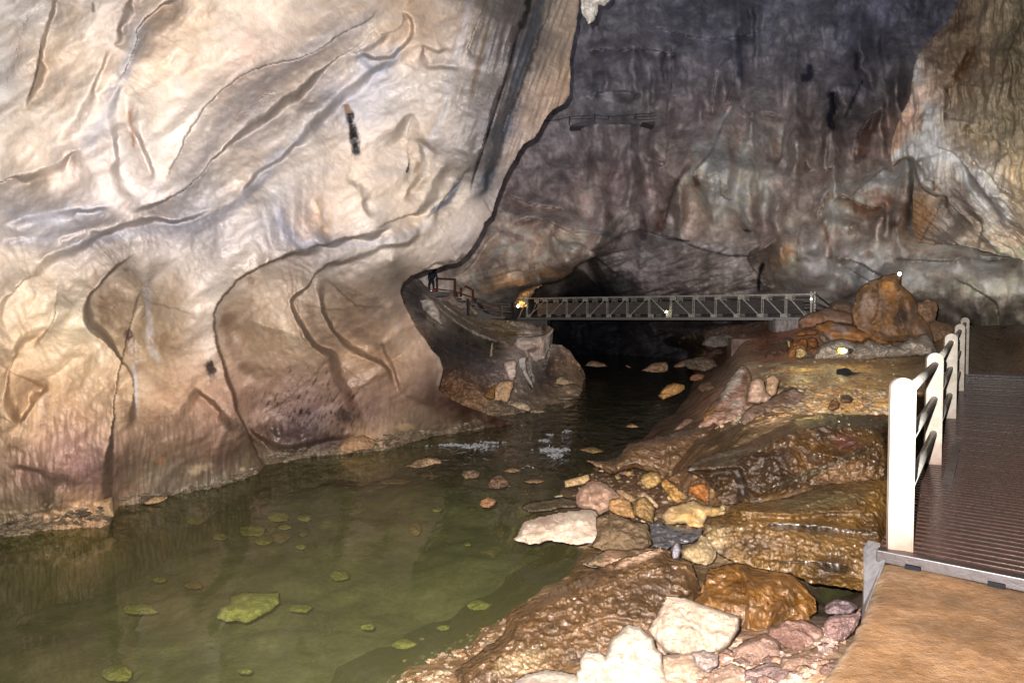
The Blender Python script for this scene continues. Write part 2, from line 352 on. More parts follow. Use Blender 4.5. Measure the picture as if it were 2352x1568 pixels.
LCR = [  # (line, step behind, bulge, width behind, width before)
 ([(-60,440),(0,418),(60,395),(130,370),(190,340)], .30, .10, 30, 26),
 (Z1([(640,1150),(740,1142),(900,1105),(990,1060),(1080,985),(1170,890),(1250,790),(1400,660),(1530,560),(1640,480),(1750,390),(1880,310),(2040,205)]) , .42, .12, 26, 30),
 (Z1([(910,1010),(1000,820),(1040,730),(1100,640),(1200,520),(1290,450),(1400,385),(1530,350),(1700,300),(1880,190),(2020,120),(2110,20)]), .30, .14, 16, 30),
 (Z1([(640,450),(680,410),(740,270),(762,150),(800,100),(920,0),(1000,-90)]), .28, .08, 20, 30),
 (Z1([(610,260),(640,190),(660,100),(710,0),(740,-90)]), .22, .05, 14, 30),
 (Z1([(120,620),(140,560),(210,330),(240,180),(290,0),(300,-100)]), .22, .05, 22, 30),
 (Z2([(-420,690),(-340,610),(-200,520),(-60,700),(0,660),(60,600),(130,520),(220,455),(300,390),(400,340),(480,300)])[3:], .25, .06, 24, 24),
 ([(800,120),(840,110),(870,92),(890,70)], .16, .04, 12, 14),
 ([(540,450),(575,408),(596,387),(650,354),(708,283),(745,250),(783,221)], .22, .08, 26, 22),
 ([(0,452),(40,420),(83,396),(110,388)], .12, .05, 16, 16),
 ([(0,519),(75,492),(167,477),(200,482),(262,470)], .16, .08, 26, 20),
 ([(50,653),(70,620),(96,596),(137,571),(196,550),(258,527),(330,500),(420,500),(500,470)], .22, .12, 26, 22),
 ([(100,560),(150,540),(230,520),(300,520)], .1, .05, 14, 12),
 (Z4([(700,-20),(600,60),(510,160),(472,215),(490,320),(570,400),(620,520),(680,620),(700,800),(705,920)]), -.5, -.45, 50, 75),
 (Z4([(1700,5),(1480,5),(1280,90),(1180,180),(1120,270),(1113,360),(1130,450),(1170,580),(1210,700),(1250,850),(1310,980),(1370,1100)]), -.65, -.65, 60, 110),
 (Z4([(1790,0),(1720,30),(1640,80),(1600,160),(1523,240),(1560,330),(1640,450),(1740,500),(1790,640),(1850,760),(1930,900)]), -.4, -.35, 45, 60),
 (Z4([(1740,60),(1700,120),(1680,200),(1690,290),(1760,400),(1900,500),(2000,560),(2060,680)]), -.25, -.2, 36, 50),
 ([(330,640),(300,740),(276,840),(262,940),(260,1040),(261,1110),(262,1190),(262,1260)], -.55, .0, 60, 10),
 ([(770,566),(700,580),(640,604),(590,622)], -.25, .08, 20, 20),
 (Z4([(230,90),(130,120),(50,210),(22,300),(45,400),(110,440),(200,420),(270,340),(290,230),(300,110)]), -.35, .10, 40, 40),
 (Z4([(250,420),(150,450),(80,520),(50,620),(60,730),(100,800),(100,880),(20,960),(5,1060)]), -.3, .10, 30, 26),
 (Z4([(260,640),(240,700),(180,770),(140,830),(100,890)]), .2, .05, 24, 22),
 (Z4([(1010,670),(1100,740),(1190,830),(1240,840)]), .2, .05, 22, 18),
 (Z4([(30,1070),(130,1080),(260,1110),(380,1140),(440,1190)]), .14, .04, 22, 18),
 (Z4([(380,1140),(330,1200),(280,1280),(210,1330)]), .16, .04, 18, 18),
 (Z2([(470,70),(500,60),(540,90),(560,160),(540,230),(480,290),(430,330),(330,330),(210,280)]), .22, .06, 18, 18),
 (Z2([(560,350),(590,290),(600,250),(690,270),(740,240)]), .16, .05, 16, 18),
 (Z2([(820,400),(760,385),(660,390),(600,380)]), .16, .05, 14, 14),
 (Z2([(830,370),(860,250),(900,140),(950,0),(990,-120)]), -.45, .05, 34, 18),
 (Z2([(1210,-60),(1180,90),(1130,250),(1080,400),(1030,560),(970,690),(900,900),(860,1050)]), -.55, .25, 60, 16),
 (Z2([(860,1110),(900,1060),(940,1030),(950,960),(1010,800),(1060,640),(1140,500),(1200,320),(1290,100),(1330,-60)]), .34, .10, 30, 20),
 (Z2([(600,1225),(640,1200),(700,1130),(780,1030),(860,920),(920,800)]), .3, .06, 18, 26),
 (Z2([(330,1260),(460,1210),(560,1170),(620,1080),(660,990),(740,890),(780,850)]), .3, .08, 26, 26),
 (Z2([(-40,1370),(60,1350),(170,1310),(330,1275),(440,1255)]), .28, .1, 24, 24),
 (Z2([(0,1490),(60,1455),(120,1440),(200,1420),(300,1390),(380,1350),(500,1340),(560,1290),(590,1220)]), .2, .08, 20, 20),
 (Z2([(600,1490),(650,1470),(740,1425),(790,1440),(830,1385)]), .3, .1, 18, 24),
 (Z2([(380,830),(430,740),(490,650),(550,625),(590,690),(640,790),(750,860)]), .2, .06, 20, 24),
 (Z2([(490,1110),(520,1050),(580,960),(590,860),(560,780)]), .18, .05, 20, 20),
 (Z2([(320,1220),(280,1150),(240,1040),(160,1010)]), .15, .05, 18, 20),
 (Z2([(0,1080),(60,1230),(120,1290)]), .12, .04, 16, 16),
 ([(560,960),(600,1000),(680,1020),(770,1000),(860,990)], .2, .05, 20, 26),
 ([(870,760),(900,830),(930,890),(1000,930)], .15, .06, 22, 30),
 (Z1([(730,430),(660,520),(650,700),(660,900),(700,1040),(800,1110)]), .12, .06, 26, 30),
 (Z1([(760,480),(770,700),(830,880),(900,1000)]), .12, .05, 26, 26),
 (Z1([(270,810),(400,660),(480,520),(560,350),(600,240)]), .12, .05, 18, 22),
 (Z1([(0,1330),(120,1300),(250,1310),(330,1270)]), .1, .04, 10, 12),
 (Z1([(430,1240),(560,1270),(660,1240),(800,1220),(900,1160)]), .1, .05, 12, 12),
 (Z1([(1190,880),(1270,780),(1400,660),(1480,620),(1600,500)]), .1, .04, 14, 12),
]
def lw_depth(px, py):
    wx = n2(px, py, 46, 46, 11, 4) * 9; wy = n2(px, py, 46, 46, 12, 4) * 9
    x, y = px + wx * .8 + n2(px, py, 16, 16, 13, 3) * 3.5, py + wy * .8 + n2(px, py, 16, 16, 14, 3) * 3.5
    d = lw_d(px, py)[:, 0] + creases(x, y, LCR, 3.0, 1.45) * 1.8
    fade = np.clip((1235 - py) / 60, .25, 1)
    a, b = px * .83 - py * .55, py * .83 + px * .55                                  # flowing folds, up to the right
    rt = np.clip((px - 420) / 260, 0, 1) * np.clip((px * .55 + py - 420) / 200, 0, 1)
    d -= n2(a + wx * 2, b + wy * 2, 210, 85, 21, 2) * .24 * fade
    d -= n2(a + wx, b + wy, 230, 75, 22, 3) * (.11 + .08 * rt)
    d -= n2(a + wx, b + wy, 80, 34, 28, 3) * (.012 + .05 * rt)
    d -= n2(px, py, 16, 13, 23, 3) * (.003 + .012 * rt) * (d / 10)
    lo = np.clip((py - 900) / 200, 0, 1)
    d -= n2(px, py, 14, 60, 25, 4, ridged) * .05 * lo
    bed = np.clip(1 - np.abs(py - (1215 - (px > 262) * (px - 262) * .27 - (px < 262) * px * .12)) / 55, 0, 1)
    d -= n2(px, py, 22, 11, 26, 4) * .26 * bed
    gr = np.clip((px - 1000) / 120, 0, 1) * np.clip((420 - py) / 100, 0, 1)
    d -= n2(px * .95 + py * .3, py * .95 - px * .3, 13, 160, 27, 3, ridged) * .10 * gr
    return d
lw_c = tps([(-400,-300,.62,.55,.45),(50,50,.50,.46,.41),(20,200,.50,.47,.43),(100,150,.66,.55,.43),(180,100,.72,.63,.52),(160,280,.74,.66,.56),(350,150,.70,.58,.45),(480,120,.72,.63,.52),(440,60,.66,.54,.41),(300,60,.52,.46,.41),
  (330,420,.68,.61,.54),(360,260,.72,.64,.54),(430,260,.72,.65,.57),(620,50,.78,.69,.58),(540,60,.70,.62,.52),(570,110,.66,.53,.44),(100,420,.72,.62,.51),(250,300,.62,.57,.52),(200,350,.68,.60,.53),(40,320,.72,.63,.52),(40,500,.60,.57,.55),(120,510,.58,.56,.56),(60,600,.72,.62,.50),(200,560,.55,.49,.44),
  (20,700,.66,.56,.44),(80,700,.70,.60,.46),(150,760,.76,.66,.51),(120,840,.72,.58,.42),(70,850,.60,.45,.31),(150,930,.60,.44,.30),(60,950,.70,.53,.36),(150,1020,.50,.35,.28),(200,1080,.44,.30,.27),(60,1100,.40,.28,.22),(120,1140,.32,.24,.17),(170,1175,.74,.52,.34),(60,1180,.52,.42,.30),(20,1210,.40,.33,.22),
  (300,650,.46,.38,.29),(250,690,.42,.34,.26),(300,780,.46,.36,.25),(350,640,.52,.45,.38),(400,680,.50,.40,.30),(400,800,.46,.37,.27),(460,740,.66,.57,.48),(470,830,.60,.46,.36),(430,900,.56,.40,.28),(300,950,.58,.44,.31),(350,1000,.44,.32,.23),(330,1060,.30,.23,.17),(420,1020,.36,.26,.19),(500,1000,.44,.31,.24),(520,1060,.30,.22,.17),(400,1100,.34,.28,.21),(560,1060,.36,.29,.20),
  (450,600,.50,.44,.38),(480,660,.60,.55,.50),(540,700,.40,.32,.24),(600,640,.60,.50,.40),(640,680,.66,.56,.46),(560,800,.42,.32,.23),(640,800,.58,.45,.33),(600,880,.52,.38,.29),(680,900,.44,.33,.27),(730,950,.30,.21,.19),(650,1000,.24,.16,.14),(700,1000,.18,.12,.11),(600,1030,.30,.22,.16),(750,1040,.32,.26,.19),(700,1060,.34,.28,.20),(840,1010,.66,.48,.32),
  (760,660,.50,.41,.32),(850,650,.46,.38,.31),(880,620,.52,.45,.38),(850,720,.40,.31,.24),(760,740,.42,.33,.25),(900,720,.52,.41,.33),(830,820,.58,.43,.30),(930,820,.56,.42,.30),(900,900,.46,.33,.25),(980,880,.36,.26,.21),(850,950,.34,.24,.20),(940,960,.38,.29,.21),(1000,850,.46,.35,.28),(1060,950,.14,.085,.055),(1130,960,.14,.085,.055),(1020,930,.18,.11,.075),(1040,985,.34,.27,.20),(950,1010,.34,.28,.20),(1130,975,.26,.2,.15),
  (600,350,.60,.53,.46),(560,400,.64,.54,.44),(560,330,.60,.54,.48),(700,300,.60,.56,.51),(700,400,.62,.55,.48),(640,450,.55,.52,.49),(800,450,.66,.57,.47),(900,300,.62,.56,.49),(760,330,.68,.59,.49),(850,380,.70,.61,.51),(650,530,.50,.47,.46),(720,520,.58,.47,.38),(560,480,.50,.45,.40),(500,400,.54,.49,.43),(560,240,.46,.40,.35),(640,180,.48,.42,.36),(480,500,.48,.46,.46),(380,520,.50,.46,.44),
  (700,200,.46,.40,.34),(760,60,.50,.43,.36),(700,90,.56,.48,.40),(800,170,.60,.54,.48),(780,220,.52,.51,.53),(880,100,.62,.53,.43),(970,60,.62,.50,.38),(960,180,.66,.60,.53),(900,210,.60,.56,.52),(850,160,.56,.55,.56),(980,300,.58,.50,.41),(950,420,.68,.59,.48),(950,500,.72,.62,.51),(1020,330,.50,.45,.40),(1050,450,.64,.57,.48),(850,550,.64,.58,.52),(750,590,.50,.46,.43),(1000,560,.70,.62,.53),(1060,540,.62,.56,.51),
  (1080,100,.42,.38,.34),(1050,150,.56,.51,.46),(1110,230,.30,.27,.25),(1130,150,.28,.26,.24),(1110,330,.34,.31,.29),(1170,60,.26,.24,.22),(1200,150,.18,.18,.20),(1230,60,.24,.23,.24),(1150,300,.20,.20,.22),(1120,400,.24,.24,.25),(1270,60,.52,.44,.35),(1300,60,.54,.45,.36),(1250,180,.52,.43,.34),(1290,220,.62,.48,.36),(1200,280,.54,.45,.38),(1170,350,.56,.48,.41),(1120,480,.62,.54,.47),(1350,-200,.45,.4,.35),(1000,-250,.45,.42,.4),
  (0,1400,.22,.2,.12),(300,1350,.2,.18,.11),(700,1250,.2,.17,.1),(1000,1150,.2,.15,.1)])
BLK = (.012,.010,.012); GRY = (.45,.43,.43); RUST = (.42,.20,.10); BRN = (.34,.23,.15); SOOT = (.07,.05,.045); CREAM = (.82,.74,.63); OCH = (.60,.40,.22)
LST = [
 ('l', Z4([(560,200),(530,260),(560,340),(640,400),(690,520)]), 15, (.36,.27,.19), .8), ('l', Z4([(640,420),(720,560),(800,640),(900,680)]), 13, (.42,.31,.22), .6),
 ('l', Z4([(420,180),(420,300),(470,420),(560,560)]), 14, (.70,.62,.50), .5), ('l', Z4([(1010,120),(1040,260),(1060,400),(1090,520),(1120,640)]), 15, (.70,.61,.51), .6),
 ('l', Z4([(1200,260),(1170,330),(1190,440),(1240,540),(1330,600),(1450,600)]), 17, (.36,.26,.185), .8), ('l', Z4([(1260,200),(1380,150),(1450,200)]), 15, (.50,.42,.34), .5),
 ('l', Z4([(1440,180),(1430,280),(1480,400),(1560,480)]), 15, (.66,.56,.45), .6), ('l', Z4([(1610,220),(1600,320),(1680,440),(1780,490)]), 12, (.38,.29,.22), .7),
 ('l', Z4([(1780,240),(1800,340),(1900,440),(2050,480)]), 14, (.36,.28,.22), .65), ('l', Z4([(1960,200),(2020,300),(2060,400),(2110,480)]), 14, (.58,.47,.37), .6),
 ('l', Z4([(560,640),(640,760),(680,900),(640,1000)]), 14, (.40,.28,.20), .5), ('l', Z4([(1280,700),(1330,820),(1400,960)]), 16, (.34,.23,.17), .6),
 ('l', [(330,40),(300,130),(270,210),(230,290),(180,350)], 20, (.52,.50,.49), .7),
 ('l', [(460,90),(400,170),(350,150)], 16, (.60,.50,.38), .4),
 ('l', [(900,20),(780,80),(690,130),(620,180),(540,230),(500,300),(450,400),(410,460)], 22, (.44,.40,.37), .75),
 ('l', [(680,110),(600,150),(540,180)], 14, (.44,.39,.34), .5),
 ('l', [(800,230),(740,270),(690,320),(640,360),(590,420),(540,470),(470,510),(330,530),(200,555),(110,600)], 15, GRY, .75),
 ('l', [(0,480),(90,500),(180,490),(260,480)], 18, (.53,.52,.53), .6),
 ('l', [(0,560),(80,550),(140,545)], 10, (.53,.52,.53), .5),
 ('l', [(820,120),(860,165),(900,140),(920,100)], 12, (.46,.47,.50), .7),
 ('l', [(700,520),(760,560),(850,560),(940,540),(1000,500)], 10, (.48,.47,.48), .5),
 ('l', [(640,470),(650,520),(690,560),(760,555)], 16, (.42,.42,.46), .6),
 ('l', [(1230,-60),(1215,10),(1200,50),(1183,100),(1170,150),(1150,215),(1135,260),(1120,310),(1104,360),(1088,405),(1080,440)], 2.6, BLK, 1.0),
 ('l', [(1225,-60),(1212,20),(1196,70)], 8, BLK, 1.0),
 ('l', [(1250,-60),(1225,60),(1200,150),(1170,250),(1140,350),(1110,430),(1085,470)], 15, (.17,.18,.20), .8),
 ('l', [(1190,-60),(1165,60),(1140,160),(1110,240),(1095,300),(1060,380)], 15, (.27,.24,.22), .7),
 ('l', [(1120,60),(1100,140),(1080,230)], 6, (.30,.22,.15), .6),
 ('l', [(1060,400),(1030,460),(1000,480),(975,508)], 7, (.22,.22,.24), .8),
 ('l', [(1086,-60),(1070,60),(1040,150),(1020,260),(960,380)], 10, (.55,.52,.50), .6),
 ('l', [(797,252),(803,270),(808,290),(812,315),(818,345),(822,360)], 10, (.020,.020,.024), 1.0),
 ('l', [(795,238),(797,250),(800,262)], 9, (.34,.24,.18), .9),
 ('l', [(772,262),(776,290)], 5, (.50,.40,.32), .6),
 ('l', [(940,365),(938,385),(933,398)], 2.6, (.06,.05,.05), 1.0),
 ('l', [(962,370),(955,400)], 6, (.42,.32,.22), .7),
 ('l', [(298,250),(302,290),(306,320),(308,345)], 5.5, (.52,.30,.18), .6),
 ('l', [(283,180),(283,260),(285,320)], 7, (.70,.60,.50), .6),
 ('l', [(213,5),(215,30)], 5, (.30,.26,.22), .9),
 ('l', [(95,90),(90,140),(75,200),(62,230)], 2.2, (.14,.10,.08), .9),
 ('l', [(180,-10),(160,60),(110,150),(80,230),(20,280)], 12, (.62,.52,.40), .5),
 ('l', [(730,450),(735,500),(748,540)], 7, (.58,.42,.30), .4),
 ('l', [(700,470),(700,510)], 8, (.45,.38,.35), .4),
 ('l', [(758,450),(760,510),(750,550)], 6, (.56,.42,.30), .35),
 ('l', [(330,620),(340,700),(345,780),(370,840)], 10, (.58,.54,.50), .7),
 ('l', [(303,830),(312,880),(312,960)], 5, (.60,.58,.58), .7),
 ('l', [(460,640),(470,740),(480,820)], 26, (.66,.57,.49), .6),
 ('e', 295,770,12,20,10, (.16,.10,.07), .9), ('e', 380,790,40,26,0,(.40,.29,.20),.6), ('e', 255,710,30,50,20,(.38,.29,.21),.6),
 ('e', 485,850,14,24,-10, (.10,.07,.06), .85), ('e', 575,644,12,14,0,(.34,.26,.20),.7), ('e', 290,620,10,6,0,(.25,.2,.16),.6),
 ('e', 640,770,60,22,15,(.44,.34,.24),.5), ('e', 560,700,44,16,-50,(.36,.28,.20),.6), ('e', 610,960,60,28,15,(.60,.46,.38),.4),
 ('e', 850,700,60,30,25,(.36,.28,.22),.55),
 ('l', [(110,900),(100,960),(90,990)], 10, (.34,.24,.18), .5),
 ('e', 400,990,90,60,0,(.30,.21,.15),.55), ('e', 330,1090,60,30,0,(.40,.33,.24),.5), ('e', 370,1060,14,14,0,(.50,.30,.16),.5),
 ('e', 460,1075,34,14,-10,(.62,.50,.36),.7), ('e', 557,1078,9,8,0,(.62,.50,.36),.8), ('e', 500,1100,60,10,-8,(.30,.27,.20),.6),
 ('e', 180,1175,80,20,-12,(.80,.58,.38),.8), ('e', 60,1190,12,12,0,(.26,.22,.15),.7), ('e', 100,1165,40,14,-20,(.36,.28,.19),.6),
 ('e', 700,1000,110,26,12,(.14,.09,.085),.7), ('e', 790,955,24,22,0,(.08,.06,.06),.6), ('e', 640,990,50,18,20,(.16,.11,.09),.6),
 ('e', 520,1000,16,40,20,(.22,.16,.12),.6), ('e', 930,980,30,10,0,(.60,.46,.30),.7), ('e', 1000,1010,50,5,-8,(.55,.44,.32),.5),
 ('e', 1060,930,60,22,20,(.12,.07,.045),.8), ('e', 1130,965,50,10,12,(.14,.08,.05),.8),
 ('l', [(1010,820),(1016,850),(1008,890)], 9, (.60,.50,.42), .6),
]
rs = np.random.RandomState(5)
for k in range(0):      # soot licks on the recessed bay
    x = rs.uniform(600, 830); y = 880 + (x - 600) * .22 + rs.uniform(-55, 95); l = rs.uniform(10, 30)
    LST.append(('l', [(x, y), (x + l*.25, y - l*.5), (x + l*.35, y - l)], rs.uniform(1.5, 4.5), (.07,.05,.05), rs.uniform(.5, .95)))
def lw_color(px, py):
    x = px + n2(px, py, 60, 60, 31, 4) * 22; y = py + n2(px, py, 60, 60, 32, 4) * 22
    c = lw_c(x, y)
    k = n2(px * .83 + py * .55, py * .83 - px * .55, 120, 26, 33, 5)[:, None]           # pale and grey bands along the folds
    c = c * (1 + .14 * k)
    g = np.clip(n2(px, py, 90, 60, 34, 5)[:, None] * 2.2 - .15, 0, 1) * .35
    up = np.clip((720 - py) / 200, 0, 1)[:, None]
    c = c * (1 - g * up) + np.array([.53,.51,.51]) * g * up
    o = np.clip(n2(px, py, 70, 90, 35, 5)[:, None] * 2.4 - .25, 0, 1) * .22
    c = c * (1 - o) + c * np.array([1.0, .80, .62]) * o
    veg = np.clip((py - 830) / 150, 0, 1) * np.clip(n2(px, py, 5, 34, 36, 4) * 2.5, 0, 1) * .20
    c = c * (1 - veg[:, None])
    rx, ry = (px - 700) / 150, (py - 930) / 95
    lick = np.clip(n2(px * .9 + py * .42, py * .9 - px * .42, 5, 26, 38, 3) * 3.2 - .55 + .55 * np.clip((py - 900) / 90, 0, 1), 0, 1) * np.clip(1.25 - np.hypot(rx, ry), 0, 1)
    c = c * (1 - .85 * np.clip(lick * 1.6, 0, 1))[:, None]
    hi = np.clip((760 - py) / 160, 0, 1)[:, None]
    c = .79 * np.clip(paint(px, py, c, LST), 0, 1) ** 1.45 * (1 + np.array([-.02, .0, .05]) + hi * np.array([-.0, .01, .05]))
    wet = paint(px, py, np.zeros((len(px), 3)), [('l', [(530,285),(570,255),(620,215),(600,250),(560,290)], 13, (1,1,1), .9), ('l', [(352,600),(340,650),(330,700),(335,740)], 8, (1,1,1), .9), ('l', [(230,588),(290,566),(360,552)], 7, (1,1,1), .9),
        ('l', [(440,540),(480,505),(520,470)], 6, (1,1,1), .7), ('l', [(800,608),(850,604)], 6, (1,1,1), .8), ('l', [(850,640),(880,655)], 6, (1,1,1), .6), ('l', [(72,20),(50,80),(30,150),(10,200)], 6, (1,1,1), .8),
        ('l', [(700,150),(740,130)], 4, (1,1,1), .6), ('l', [(1180,60),(1150,200),(1110,330)], 7, (1,1,1), .5), ('l', [(450,620),(480,560)], 5, (1,1,1), .4)])[:, :1]
    return np.concatenate([c, 1 - np.clip(wet, 0, 1)], 1)
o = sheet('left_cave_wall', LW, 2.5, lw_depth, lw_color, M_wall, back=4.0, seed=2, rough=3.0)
tag(o, kind='structure')

# pale drip of stone hanging from the roof edge
o = stone('stalactite', [(1333,-60),(1420,-60),(1404,0),(1388,14),(1376,12),(1372,30),(1366,50),(1352,58),(1346,44),(1336,34),(1334,10)], 16.0, (.56,.54,.50), M_wall,
      'knobbly pale hanging rock beside the top of the left wall edge', 'stalactite', thick=.35, tilt=.2, noise=.06)

# ================================================================== FAR WALL
BW = [(880,-330),(2760,-330),(2760,900),(1900,900),(1300,900),(1250,900),(880,900)]
bw_d = tps([(880,-300,46),(1350,-300,50),(1800,-300,52),(2250,-300,46),(2750,-300,34),
  (1350,60,44),(1600,60,46),(1900,60,45),(2150,60,41),(2400,100,30),(1320,290,39),(1500,290,40),(1700,300,38.5),(1900,300,37),(2050,330,34),(2300,350,30),
  (1180,480,37),(1350,430,38),(1480,430,38.5),(1600,420,36.5),(1750,430,35.5),(1900,450,33.5),(2050,500,31),(2300,560,28),(2750,500,24),
  (900,600,38),(1080,600,36),(1200,560,35),(1300,600,34),(1380,560,36),(1200,640,36),(1050,680,37),(1500,560,40),(1600,600,38),(1700,620,36),(1800,620,34),(1900,620,32),(2050,600,28.5),(2200,600,26),(2350,600,25),
  (1300,690,50),(1400,690,48),(1500,690,41),(1650,690,40),(1850,690,36),(2000,690,33),(2200,690,29),(2350,720,27),(2700,720,23),
  (1300,760,54),(1420,770,56),(1550,770,50),(1700,770,44),(1850,780,38),(2200,780,30),(900,780,40),(1200,800,50),(1400,880,54),(1700,880,44),(2200,880,30),(2700,880,24)])
Z3r = lambda pts: [(1437.3 + x * .5001, y * .5001) for x, y in pts]
Z6 = lambda pts: [(947.3 + x * .16667, 588 + y * .16667) for x, y in pts]
BCR = [
 # (line, step behind (right hand of travel), bulge, ...)
 ([(1190,690),(1215,668),(1245,655),(1290,643),(1312,632),(1322,612),(1345,600),(1366,588),(1352,572)], 9.0, 1.6, 90, 60),
 ([(1352,572),(1330,560),(1290,552),(1260,530)], 1.0, .6, 20, 30),
 (Z3r([(-70,1100),(60,1060),(230,1100),(380,1150),(520,1180),(640,1150),(700,1080)]), 2.5, 1.0, 60, 50),
 (Z3r([(690,1320),(640,1300),(560,1180),(640,1120)]), 1.2, .4, 30, 30),
 (Z3r([(920,1175),(1000,1190),(1080,1215),(1150,1255),(1200,1280)]), 2.0, .8, 40, 50),
 (Z3r([(1200,1185),(1400,1200),(1600,1185),(1830,1190)]), 1.6, .6, 26, 36),
 (Z3r([(1600,1130),(1680,1150),(1830,1190)]), 1.0, .5, 22, 22),
 (Z3r([(180,760),(130,730),(105,745),(180,1000),(160,1080)])[0:3], .8, .3, 10, 14),
 (Z3r([(250,810),(210,900),(185,1000),(160,1090)]), 1.6, .3, 40, 20),
 (Z3r([(110,740),(180,755),(188,560),(200,460),(240,430)]), 1.2, .6, 18, 30),
 (Z3r([(150,420),(190,430),(215,380),(210,200)]), .9, .5, 12, 20),
 (Z3r([(385,560),(400,440),(430,310),(470,270),(500,380),(440,560)]), .7, .9, 14, 26),
 (Z3r([(310,870),(320,780),(380,720),(420,640),(500,470),(560,440)]), -1.6, .3, 46, 20),
 (Z3r([(950,600),(960,500),(935,410)]), 1.6, .6, 16, 26),
 (Z3r([(820,720),(860,780),(960,760)]), 1.0, .3, 20, 20),
 (Z3r([(1050,760),(1060,640),(1110,540),(1210,480)]), 1.0, .3, 26, 20),
 (Z3r([(1030,900),(1130,820),(1220,760)]), -1.0, .3, 30, 16),
 (Z3r([(930,930),(1000,900),(1090,940),(1200,950)]), 1.0, .5, 20, 24),
 (Z3r([(1010,1080),(1040,1030),(1160,1000),(1250,980)]), -1.0, .3, 30, 14),
 (Z3r([(880,1010),(900,920),(940,870)]), 1.0, .3, 18, 22),
 (Z3r([(780,1220),(800,1060),(840,1010)]), -.9, .3, 20, 14),
 (Z3r([(520,540),(640,520),(720,560),(720,700),(680,790)]), .8, .5, 24, 34),
 (Z3r([(370,820),(420,800),(440,900),(500,920)]), .6, .4, 20, 26),
 ([(1150,440),(1220,470),(1300,480)], .9, .4, 18, 24), ([(1160,520),(1230,500),(1310,530),(1400,540)], 1.0, .6, 20, 26),
 ([(1310,292),(1400,284),(1480,290)], -1.3, .6, 60, 20), ([(1330,230),(1400,210),(1480,215)], .8, .4, 16, 24),
 ([(1340,120),(1440,110),(1560,125)], 1.2, .6, 20, 30), ([(1500,60),(1620,90),(1760,70)], 1.2, .6, 20, 34),
 ([(1040,640),(1080,610),(1110,560),(1150,530)], .8, .4, 24, 30), ([(1150,640),(1190,620),(1250,640)], .6, .4, 16, 24),
 ([(1910,600),(1990,640),(2060,690),(2090,740)], .8, .3, 30, 40), ([(2190,640),(2280,690),(2300,760)], .8, .3, 30, 40),
]
rs = np.random.RandomState(11)
BUMP = [(1500,200,8,42,1.2),(1530,150,6,30,.9),(1662,200,16,52,1.5),(1700,130,8,60,1.0),(1508,335,18,46,1.8),(1530,410,26,60,1.2),(1455,120,12,30,.9),(1900,60,40,30,1),
        (1740,300,40,60,.9),(1640,400,60,60,1.2),(1730,400,40,50,1.2),(1840,300,22,80,1.3),(1990,160,16,60,1.2),(1870,250,14,60,1.1),(1930,210,26,40,1),(2010,250,20,60,1.1),
        (2020,430,50,26,1.2),(1960,470,30,20,.9),(1860,640,30,40,.7),(1930,520,30,24,.9),(1990,560,36,36,1.0),(1800,570,16,40,.9),(1870,560,26,36,1.0),(1950,650,30,30,1.0),(1790,590,20,30,.8),
        (1250,520,40,26,1.0),(1330,575,40,22,.9),(1130,620,50,40,1.2),(1600,330,40,50,.9)]
for k in range(70):
    BUMP.append((rs.uniform(1320, 2100), rs.uniform(20, 520), rs.uniform(7, 28), rs.uniform(26, 95), rs.uniform(.5, 1.5)))
def bw_depth(px, py):
    wx = n2(px, py, 60, 60, 41, 4) * 14; wy = n2(px, py, 60, 60, 42, 4) * 14
    x, y = px + wx, py + wy
    d = bw_d(px, py)[:, 0] + creases(px + wx * .5, py + wy * .5, BCR) * 1.5
    for cx, cy, rx, ry, a in BUMP:
        q = ((x - cx) / rx) ** 2 + ((y - cy) / ry) ** 2; d -= np.where(q < 9, 1.7 * a * np.exp(-q), 0)
    far = d / 36
    d -= (n2(x, y, 120, 120, 43, 3) ) * 2.6 * far
    d -= n2(x, y, 22, 70, 44, 3, ridged) * .32 * far * np.clip((560 - py) / 120, .15, 1)
    d -= n2(x, y, 26, 26, 45, 3) * .25 * far
    d -= n2(px, py, 9, 9, 46, 2) * .05 * far
    low = np.clip((py - 540) / 60, 0, 1) * np.clip((1790 - px) / 60, 0, 1) * np.clip((px - 1350) / 60, 0, 1)
    d -= n2(px * .97 - py * .25, py * .97 + px * .25, 60, 12, 47, 3, ridged) * .6 * low
    return d
